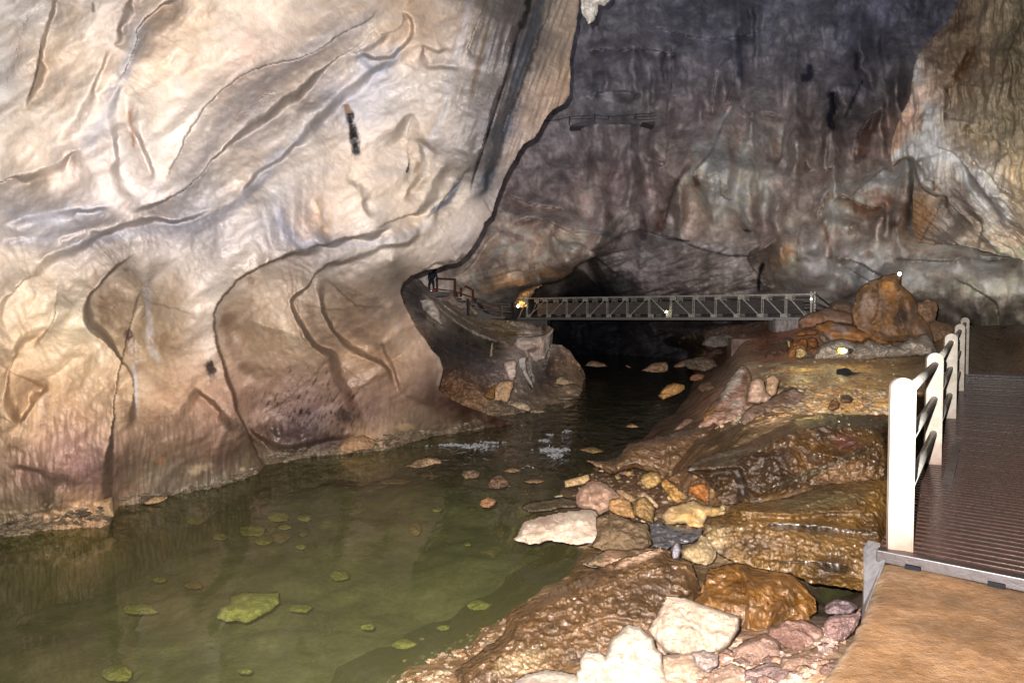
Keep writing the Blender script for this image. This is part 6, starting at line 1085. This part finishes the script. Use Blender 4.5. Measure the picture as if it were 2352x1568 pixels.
while s < L:
    k = min(1, max(0, s / 3.0)); cr = (ex * (1 - k) + across * k).normalized(); al = Vector((-cr.y, cr.x, 0))
    t_ = s / L
    # the left edge follows the posts
    ss = [(p - posts[0]).dot(along) for p in posts]; sx = float(np.interp(s, ss + [L], [p.x for p in posts] + [posts[4].x + along.x])); sy = float(np.interp(s, ss + [L], [p.y for p in posts] + [posts[4].y + along.y]))
    if s < 0: sx += along.x * s; sy += along.y * s
    o0 = Vector((sx, sy, deck_z(s) - .02 + rs.uniform(-.002, .002))) - cr * .12
    c = o0 + cr * 1.5
    R_ = Matrix((cr, al, Vector((0,0,1)))).transposed()
    for st in range(2):
        pass
    mb.box(c, 3.0, .062, .035, R_); n += 1
    s += .098
mb.build('deck_slats', M_deck, deck, bevel=.004)
b1 = MB(); st = posts[0] - along * .085 - ex * .12; b1.bar(st - Vector((0,0,.03)), st + ex * 3.4 - Vector((0,0,.03)), .075, .075)
b1.build('edge_beam', plain('edge_beam_timber', (.013,.008,.0078), .45, 0, .3, 14, .004), deck, bevel=.006)
j1 = MB()
for k in (0.15, 1.5, 2.8):
    a = posts[0] + across * k - Vector((0,0,.12)); e_ = posts[4] + across * k - Vector((0,0,.12)); j1.bar(a, e_, .08, .14)
j1.build('joists', M_dwood, deck)
for px, py in ((2098,1302), (2290,1340)):
    p = onz(px, py, ZD-.05); m = MB().box(p, .085, .07, .03, Matrix((ex, ey, Vector((0,0,1)))).transposed())
    tag(m.build('rubber_pad', M_rub, None, bevel=.004), 'black rubber pad under the deck edge, %s' % ('the one nearer the first railing post' if px < 2200 else 'the one farther to the right'), 'pad', 'rubber pads under the deck edge')
# railing
rail = thing('walkway_railing', posts[0], 'off white posts with three dark pipe rails along the boardwalk', 'railing')
def post_mesh(p, w=.143, t=.012, h=PH, face=None):
    """flat bar with a rounded head, folded flange on both sides"""
    out = MB(); f = (Vector((0, CAMH*0, 0)) - Vector((p.x, p.y, 0))).normalized() if face is None else face
    r = Vector((f.y, -f.x, 0)) * -1
    hw = w / 2; pts = [p - r*hw, p + r*hw, p + r*hw + Vector((0,0,h-hw))]
    for k in range(1, 12): a = math.pi * k / 12; pts.append(p + r*hw*math.cos(a) + Vector((0,0,h-hw + hw*math.sin(a))))
    pts.append(p - r*hw + Vector((0,0,h-hw)))
    out.prism(pts, -f * t)
    arch = pts[1:] + [pts[0]]
    for a, b in zip(arch[:-1], arch[1:]):       # flange, slightly proud
        cc = p + Vector((0,0,h-hw)); 
        ina = (cc - a); inb = (cc - b); ina = Vector((ina.x, ina.y, ina.z if a.z > cc.z else 0)).normalized()*.010; inb = Vector((inb.x, inb.y, inb.z if b.z > cc.z else 0)).normalized()*.010
        if a.z <= cc.z: ina = Vector((ina.x, ina.y, 0))
        q = [a, b, b + inb, a + ina]; off = -f * .055 
        bb = len(out.v); out.v += [v + f*.004 for v in q] + [v + off for v in q]
        for qf in ((0,1,2,3),(7,6,5,4),(0,4,5,1),(2,6,7,3),(1,5,6,2),(3,7,4,0)): out.f.append([bb+i for i in qf])
    return out, f, r
fdir = (-along + ex * -.0).normalized(); fdir = Vector((-.30, -.95, 0)).normalized()
RH = [.985, .645, .305]
for i, p in enumerate(posts):
    base = p - Vector((0,0,.06))
    m, f, r = post_mesh(base, h=PH+.06, face=Vector((-p.x*.55, -p.y, 0)).normalized())
    po = m.build('post', M_post, rail)
    for hgt in RH:
        c = p + Vector((0,0,hgt))
        k = MB().tube(c + f*.012, c - f*.002, .036, 20)
        k.build('pipe_cap', M_post if i == 0 else M_steel, po)
        if i == 0: MB().tube(c + f*.007, c - f*.002, .0405, 20).build('cap_rim', M_pipe, po).scale = (1,1,1)
for i in range(len(posts) - 1):
    for hgt in RH:
        a = posts[i] + Vector((0,0,hgt)); b = posts[i+1] + Vector((0,0,hgt)); dd = (b - a).normalized()
        MB().tube(a + dd*.02, b - dd*.0, .032, 16).build('rail', M_pipe, rail, smooth=True)

# ---- the truss bridge
BL = V(1190, 730.5, 36.4); BR = V(1868, 728.5, 29.6); BL.z = BR.z = (BL.z + BR.z) / 2
bx = (BR - BL); BLEN = bx.length; bx.normalize(); by = Vector((-bx.y, bx.x, 0)); up = Vector((0,0,1)); TH = 1.02
bridge = thing('truss_bridge', BL, 'long grey steel truss footbridge over the river', 'bridge')
def s_at(px, hgt=0.0):     # distance along the bridge where a sight line crosses it
    lo, hi = -2.0, BLEN + 3
    for _ in range(40):
        m = (lo + hi) / 2; p = BL + bx * m; v = (p - Vector((0,0,CAMH)))
        d = v.y * cp + (-v.z) * 0 ; q = 1176 + p.x / (p.y * cp - (p.z - CAMH) * 0) * FPX
        if q < px: lo = m
        else: hi = m
    return (lo + hi) / 2
VX = [1211,1257,1302,1349,1395,1441,1491,1541,1593,1644,1697,1751,1805]
SS = [s_at(x) for x in VX]; S0 = s_at(1192); SE = s_at(1858)
M_steelr = plain('shaded_steel', (.20,.19,.18), .5, .5, .3, 16, .002)  # darker copy of the galvanised steel, shade put into its colour
def truss(off, mat, front):
    o = by * off; e = 0
    MB().bar(BL + bx*SS[0] + o + up*TH, BL + bx*(s_at(1870)) + o + up*TH, .07, .06).build('top_chord', mat, bridge)
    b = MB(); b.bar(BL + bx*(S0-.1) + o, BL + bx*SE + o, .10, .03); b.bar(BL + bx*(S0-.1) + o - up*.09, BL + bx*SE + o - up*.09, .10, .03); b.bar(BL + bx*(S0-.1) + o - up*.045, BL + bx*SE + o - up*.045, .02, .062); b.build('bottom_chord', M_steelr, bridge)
    MB().bar(BL + bx*S0 + o, BL + bx*SS[0] + o + up*TH, .06, .06, by).build('end_diagonal', mat, bridge)
    for k, s_ in enumerate(SS):
        b = MB(); b.bar(BL + bx*(s_-.035) + o + up*.015, BL + bx*(s_-.035) + o + up*(TH-.03), .035, .05, by)
        b.bar(BL + bx*(s_+.035) + o + up*.015, BL + bx*(s_+.035) + o + up*(TH-.03), .035, .05, by); b.build('upright', mat, bridge)
        g = MB(); nf = -.045
        g.box(BL + bx*(s_ + (-.10 if k <= 6 else .10)) + o + by*nf + up*(TH-.09), .30, .012, .20, Matrix((bx, by, up)).transposed())
        g.box(BL + bx*(s_ + (.10 if k <= 6 else -.10)) + o + by*nf + up*.10, .26, .012, .15, Matrix((bx, by, up)).transposed())
        g.build('gusset_plate', mat, bridge)
    for k in range(len(SS) - 1):
        a, b_ = SS[k], SS[k+1]
        if k < 6: p, q = BL + bx*(a+.06) + o + up*.03, BL + bx*(b_-.06) + o + up*(TH-.05)
        else: p, q = BL + bx*(a+.06) + o + up*(TH-.05), BL + bx*(b_-.06) + o + up*.03
        MB().bar(p, q, .045, .045, by).build('diagonal', mat, bridge)
    MB().bar(BL + bx*(SS[-1]+.06) + o + up*(TH-.05), BL + bx*(SE-.1) + o + up*.03, .045, .045, by).build('diagonal', mat, bridge)
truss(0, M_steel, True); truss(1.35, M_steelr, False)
dk = MB(); rs = np.random.RandomState(4); s_ = S0
while s_ < SE: dk.box(BL + bx*s_ + by*.675 + up*(.10 + rs.uniform(-.004,.004)), .17, 1.2, .04, Matrix((bx, by, up)).transposed()); s_ += .19
dk.build('deck_planks', M_dwood, bridge)
for zz in (.55, .92):
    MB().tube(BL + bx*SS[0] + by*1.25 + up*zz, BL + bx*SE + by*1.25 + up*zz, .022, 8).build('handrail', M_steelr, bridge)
MB().box(BL + bx*(BLEN*.5) + by*1.30 + up*.48, BLEN*.93, .015, .62, Matrix((bx, by, up)).transposed()).build('side_panel', plain('dull_panel', (.075,.062,.060), .7, 0, .3, 5, .002), bridge)
MB().box(BL + bx*(BLEN*.5) + by*.3 + up*.02, BLEN*.98, .05, .05, Matrix((bx, by, up)).transposed()).build('service_pipe', M_steeld, bridge)
# right landing posts and stair rails
land = thing('landing_railing', BL + bx*SE, 'steel handrail of the steps going down at the right end of the bridge', 'railing')
for px in (1863, 1871):
    s_ = s_at(px); MB().bar(BL + bx*s_ - up*.05, BL + bx*s_ + up*(TH+.12), .08, .06, by).build('post', M_steel, land)
for hh in (TH-.01, .66, .36):
    a = BL + bx*s_at(1871) + up*hh; b_ = V(1905 - (TH-hh)*14, 700 + (TH-hh)*22, 27.5)
    MB().tube(BL + bx*SE*.985 + up*hh, a, .028, 8).build('rail', M_steeld, land)
    MB().tube(a, b_, .028, 8).build('rail', M_steeld, land)
    MB().tube(a + by*.9, b_ + by*.9, .028, 8).build('rail', M_steeld, land)
# piers
pr = MB(); q0, q1, q2, q3 = V(1781,736,29.2), V(1834,735,28.6), V(1834,783,28.6), V(1781,781,29.2)
pr.prism([q0, q1, q2, q3], (0.3, 1.6, 0)); tag(pr.build('concrete_pier', M_conc, None, bevel=.02), 'pale streaked concrete pier under the right end of the bridge', 'pier')
st = MB(); st.bar(V(1778.5,732,29.3), V(1778.5,784,29.3), .09, .09, by); tag(st.build('steel_stanchion', M_steeld, None), 'dark upright stanchion against the pale pier', 'post')
pl = MB(); pl.prism([V(1150,735,36.0), V(1256,735,34.4), V(1256,747,34.4), V(1150,746,36.0)], (.3, 1.6, 0)); tag(pl.build('concrete_pier', M_conc2, None, bevel=.02), 'low concrete footing under the left end of the bridge', 'pier')
pk = MB(); pk.prism([V(1680,778,29.5), V(1750,779,28.6), V(1752,782,28.6), V(1738,806,28.6), V(1722,822,28.8), V(1679,824,29.5)], (.3, 1.5, 0)); tag(pk.build('square_plinth', plain('rosy_block', (.34,.24,.21), .45, 0, .5, 3, .03, rust=(.18,.12,.10)), None, bevel=.05), 'square rosy stained plinth below the bridge', 'plinth')

# ---- stairs and rails at the left landing
Q = lambda x, y, d: V(947.3 + x*.16667, 588 + y*.16667, d)
tr = thing('timber_railing', Q(440,490,36), 'red brown timber railing of the raised landing left of the bridge', 'railing')
def TP(x, y0, y1, d, w=.09): MB().bar(Q(x,y0,d), Q(x,y1,d), w, w, by).build('post', M_wood, tr)
def TR(x0, y0, x1, y1, d0, d1, w=.10): MB().bar(Q(x0,y0,d0), Q(x1,y1,d1), .05, w).build('rail', M_wood, tr)
TP(338,300,490,36); TP(585,310,590,34.5); TP(428,380,490,37.5, .06); TP(668,360,560,36.5); TP(832,460,610,36.2)
TR(330,310,590,322,36,34.5); TR(340,368,672,368,37.5,36.5); TR(672,385,838,470,36.5,36.2); TR(310,452,575,482,36,34.5,.06); TR(590,490,850,575,34.5,36,.06)
TR(850,575,1230,705,36,36.6,.05); TR(860,640,1200,760,36,36.6,.05)
pr2 = thing('pipe_railing', Q(765,800,34), 'dark pipe railing leading to the left end of the bridge', 'railing')
for x, y0, y1 in ((765,585,845),(1368,645,840),(865,590,640)): MB().bar(Q(x,y0,35), Q(x,y1,35), .10, .08, by).build('post', M_steeld, pr2)
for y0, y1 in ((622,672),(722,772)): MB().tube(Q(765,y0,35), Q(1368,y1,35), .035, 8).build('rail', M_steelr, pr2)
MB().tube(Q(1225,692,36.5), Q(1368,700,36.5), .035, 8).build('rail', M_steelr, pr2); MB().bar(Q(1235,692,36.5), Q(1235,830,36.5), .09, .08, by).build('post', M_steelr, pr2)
ld = thing('landing_deck', Q(240,495,36), 'dark timber deck edge of the left landing with its steps', 'deck')
m = MB(); m.prism([Q(200,490,35.5), Q(545,495,35.5), Q(545,545,35.5), Q(230,560,35.5)], (.2, 1.6, 0)); m.build('deck', M_dwood, ld)
m = MB()
for k in range(9): x = 560 + k*62; y = 575 + k*32; m.prism([Q(x,y,36), Q(x+75,y+4,36), Q(x+75,y+22,36), Q(x,y+18,36)], (.1, 1.0, 0))
m.prism([Q(880,640,35.6), Q(925,720,35.6), Q(1010,790,35.6), Q(1180,830,35.6), Q(1270,830,35.6), Q(1270,865,35.6), Q(900,860,35.6), Q(880,800,35.6)], (.2, 1.2, 0)); m.build('steps', M_dwood, ld)
stone('landing_rock', Q_ := [(947.3 + x*.16667, 588 + y*.16667) for x, y in [(410,600),(430,560),(500,545),(520,500),(560,500),(575,550),(640,620),(740,640),(745,720),(700,740),(560,690),(450,650)]], 34.2, (.42,.33,.28), M_dry, 'rough pinkish rock under the landing railing', 'rock', thick=.35, tilt=.3, seed=160)
stone('landing_rock', [(947.3 + x*.16667, 588 + y*.16667) for x, y in [(775,660),(850,720),(915,790),(910,805),(850,800),(790,740)]], 34.6, (.50,.40,.26), M_dry, 'small pale pointed rock behind the pipe railing', 'rock', thick=.15, tilt=.2, seed=161)
mk = MB(); mk.tube(Q(1101,1205,25), Q(1080,1378,24.6), .028, 6); tag(mk.build('marker_pole', plain('pale_pole', (.5,.45,.3), .5), None), 'thin pale measuring pole standing on the sooty slope', 'pole')
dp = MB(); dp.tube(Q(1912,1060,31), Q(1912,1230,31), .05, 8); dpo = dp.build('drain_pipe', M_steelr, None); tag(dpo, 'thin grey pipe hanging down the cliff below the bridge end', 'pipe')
MB().tube(Q(1912,1222,30.85), Q(1912,1248,30.85), .10, 10).build('pipe_end', M_steel, dpo)
yp = MB(); yp.tube(TBp := V(1811,784,20.5), V(1813,796,20.4), .03, 6); tag(yp.build('marker_stake', plain('yellow_stake', (.5,.45,.15), .5), None), 'short pale yellow stake among the dark boulders', 'stake')

# ---- far catwalk on the back wall
M_wire = plain('dull_wire', (.11,.10,.115), .7)
cw = thing('far_catwalk', V(1330,290,37), 'tiny catwalk with wire railing high on the dark back wall', 'catwalk')
F = lambda x, y, d=36.5: V(1241.3 + x*.13889, 196 + y*.13889, d)
for x, y0, y1 in ((293,560,585),(477,530,660),(898,480,660),(1125,505,560),(1580,462,560),(1555,510,565)): MB().bar(F(x,y0), F(x,y1), .05, .05, by).build('post', M_wire, cw)
for (a, b_) in (((50,595),(300,570)),((300,570),(477,520)),((477,522),(898,490)),((898,492),(1130,518)),((1130,520),(1580,480)),((1580,480),(1900,460)),((477,560),(898,545)),((898,545),(1100,570)),((1600,520),(1920,505)),((520,650),(900,600)),((1600,575),(1900,560))):
    MB().tube(F(*a), F(*b_), .018, 6).build('wire', M_wire, cw)
m = MB(); m.prism([F(495,662), F(915,642), F(915,668), F(520,690)], (0, .8, 0)); m.prism([F(1690,610), F(1900,598), F(1890,668)], (0, .8, 0)); m.build('walkway', plain('dim_grating', (.12,.11,.13), .7), cw)

# ---- lamps that are lit in the photograph
def lit(name, p, r, rgb, strength, watts, lrgb, label, lr=.04, house=True):
    t = thing(name, p, label, 'lamp')
    import bmesh
    me = bpy.data.meshes.new('bulb'); bm = bmesh.new(); bmesh.ops.create_icosphere(bm, subdivisions=2, radius=r); bm.to_mesh(me); bm.free()
    for f_ in me.polygons: f_.use_smooth = True
    link('bulb', me, t, [bulb_mat(rgb, strength)])
    if house: MB().tube(p - up*(r*.9), p - up*(r*3.2), r*.55, 10).build('holder', M_steeld, t)
    if watts:
        l = lamp('lamp_light', p - (p - Vector((0,0,CAMH))).normalized() * (r*1.5) , watts, lrgb, lr)
    return t
lit('bridge_lamp', V(1531,716,32.6), .05, (1,1,.75), 40, 6, (1,.95,.6), 'small round lamp shining on the middle of the bridge truss')
lit('bridge_lamp', V(1190,703,35.6), .06, (1,.9,.7), 30, 0, (1,.8,.5), 'small round lamp shining at the left end of the bridge')
lamp('lamp_light', V(1203,700,36.3), 22, (1,.55,.2), .05)
lit('bridge_lamp', V(1863,687,29.5), .035, (1,1,.9), 16, 0, (1,1,1), 'tiny lamp high on the end post at the right end of the bridge', house=False)
lit('peak_lamp', V(2066,629,20.6), .05, (1,.75,.35), 30, 10, (1,.65,.25), 'orange lit lamp on the peak of the tallest boulder')
lit('landing_lamp', Q(249,484,35), .045, (1,.9,.9), 18, 4, (1,.7,.6), 'tiny white lamp at the feet of the person on the landing', house=False)
fl = lit('gravel_lamp', V(1764 + 1050*.16667, 686 + 720*.16667, 15.3), .042, (1,1,1), 40, 5, (1,.80,.2), 'small floodlight shining white on the pale heap of broken stone', house=False)
q = V(1764 + 1110*.16667, 686 + 720*.16667, 15.3)
MB().box(q, .10, .08, .12).tube(q + Vector((0,0,-.05)), q + Vector((.01,0,-.16)), .012, 6).build('lamp_housing', M_steeld, fl)
c_ = MB(); pp = [(1110,715),(1140,695),(1165,700),(1170,720),(1140,735),(1130,750)]
for a, b_ in zip(pp[:-1], pp[1:]): c_.tube(V(1764+a[0]*.16667, 686+a[1]*.16667, 15.2), V(1764+b_[0]*.16667, 686+b_[1]*.16667, 15.2), .007, 6)
c_.build('cable', M_rub, fl)
MB().box(V(1764+1000*.16667, 686+715*.16667, 15.35), .13, .05, .12).build('yellow_hood', M_yel, fl)
hl = V(1764 + 560*.16667, 686 + 780*.16667, 15.2)
h = thing('hidden_lamp', hl, 'dark low lamp beside the glowing yellow stone', 'lamp'); MB().box(hl, .14, .08, .06).tube(hl, hl + Vector((.12,0,-.03)), .012, 6).build('lamp_housing', M_steeld, h)
lamp('lamp_light', V(1842, 806, 15.1), 7, (1,.74,.25), .05)

# ---- white riffles in the stream
fm = MB(); rs = np.random.RandomState(8)
FO = [(1095,1024,34,6,26),(1040,1022,40,3,14),(1130,1016,22,2.5,8),(1262,1034,24,5,18),(1278,1046,18,4,10),(1300,1032,14,3,6),(1262,998,8,3,5),(1302,990,8,3,5),(1250,1012,12,3,5)]
for cx, cy, sx_, sy_, n in FO:
    for k in range(n * 5):
        x, y = cx + rs.normal() * sx_ * .5, cy + rs.normal() * sy_ * .5
        p = Vector(place(x, y, float(dz(x, y, .012))).tolist()); a = rs.uniform(-.3, .3); l, w_ = rs.uniform(.008, .04), rs.uniform(.003, .010)
        nn = 7; pts = [p + Vector((math.cos(a)*l*math.cos(t)*rs.uniform(.6,1.2) - math.sin(a)*w_*math.sin(t), math.sin(a)*l*math.cos(t) + math.cos(a)*w_*math.sin(t)*2*rs.uniform(.6,1.2), rs.uniform(-.006, .02))) for t in [j*2*math.pi/nn for j in range(nn)]]
        fm.prism(pts, (0, 0, -.012))
tag(fm.build('foam', plain('white_foam', (.19,.19,.20), .5, 0, .3, 30, .004), None, smooth=False), 'broken white foam where the stream runs shallow', 'foam', kind='stuff')

# ---- the person on the landing (small, mostly hidden)
def person():
    import bmesh
    b = Q(262, 488, 34.6); root = thing('person', b, 'person in dark clothes bending over on the raised landing by the timber railing', 'person')
    J = {'pel': (0,0,.52), 'ch': (.06,-.06,.80), 'nk': (.13,-.10,.98), 'hd': (.17,-.12,1.06), 'ht': (.19,-.13,1.17),
         'hl': (-.08,0,.50), 'kl': (-.10,-.16,.30), 'al': (-.10,.02,.07), 'tl': (-.10,-.13,.03), 'hr': (.08,0,.50), 'kr': (.12,-.18,.32), 'ar': (.11,0,.07), 'tr': (.11,-.14,.03),
         'sl': (-.10,-.05,.92), 'el': (-.14,-.16,.70), 'wl': (-.08,-.30,.56), 'fl': (-.06,-.36,.50), 'sr': (.24,-.08,.90), 'er': (.30,-.18,.68), 'wr': (.26,-.32,.56), 'fr': (.25,-.38,.50)}
    E = ['pel ch','ch nk','nk hd','hd ht','pel hl','hl kl','kl al','al tl','pel hr','hr kr','kr ar','ar tr','ch sl','sl el','el wl','wl fl','ch sr','sr er','er wr','wr fr']
    Rr = dict(pel=.13, ch=.14, nk=.055, hd=.095, ht=.075, hl=.09, kl=.062, al=.045, tl=.035, hr=.09, kr=.062, ar=.045, tr=.035, sl=.06, el=.043, wl=.03, fl=.03, sr=.06, er=.043, wr=.03, fr=.03)
    ks = list(J); me = bpy.data.meshes.new('body'); me.from_pydata([J[k] for k in ks], [(ks.index(e.split()[0]), ks.index(e.split()[1])) for e in E], [])
    o = link('body', me, root, [plain('dark_clothes', (.016,.020,.040), .8)])
    sk = o.modifiers.new('skin', 'SKIN'); 
    for k, v in zip(ks, me.skin_vertices[0].data): v.radius = (Rr[k], Rr[k]); v.use_root = (k == 'pel')
    ss = o.modifiers.new('sub', 'SUBSURF'); ss.levels = ss.render_levels = 2
    me2 = bpy.data.meshes.new('hair'); bm = bmesh.new(); bmesh.ops.create_uvsphere(bm, u_segments=12, v_segments=8, radius=.10, matrix=Matrix.Translation((.19,-.10,1.13))); bm.to_mesh(me2); bm.free()
    link('hair', me2, root, [plain('black_hair', (.01,.01,.01), .6)])
    MB().box(b + Vector((.12,-.25,.95)), .14, .05, .14).build('blue_badge', plain('blue_cloth', (.03,.05,.16), .7), root)
    return root
person()
tag(MB().prism([Q(270,455,34.4), Q(315,460,34.4), Q(322,488,34.4), Q(265,488,34.4)], (0,.2,0)).build('red_bag', plain('red_fabric', (.45,.06,.05), .7), None, bevel=.03), 'small red bag on the landing beside the person', 'bag')
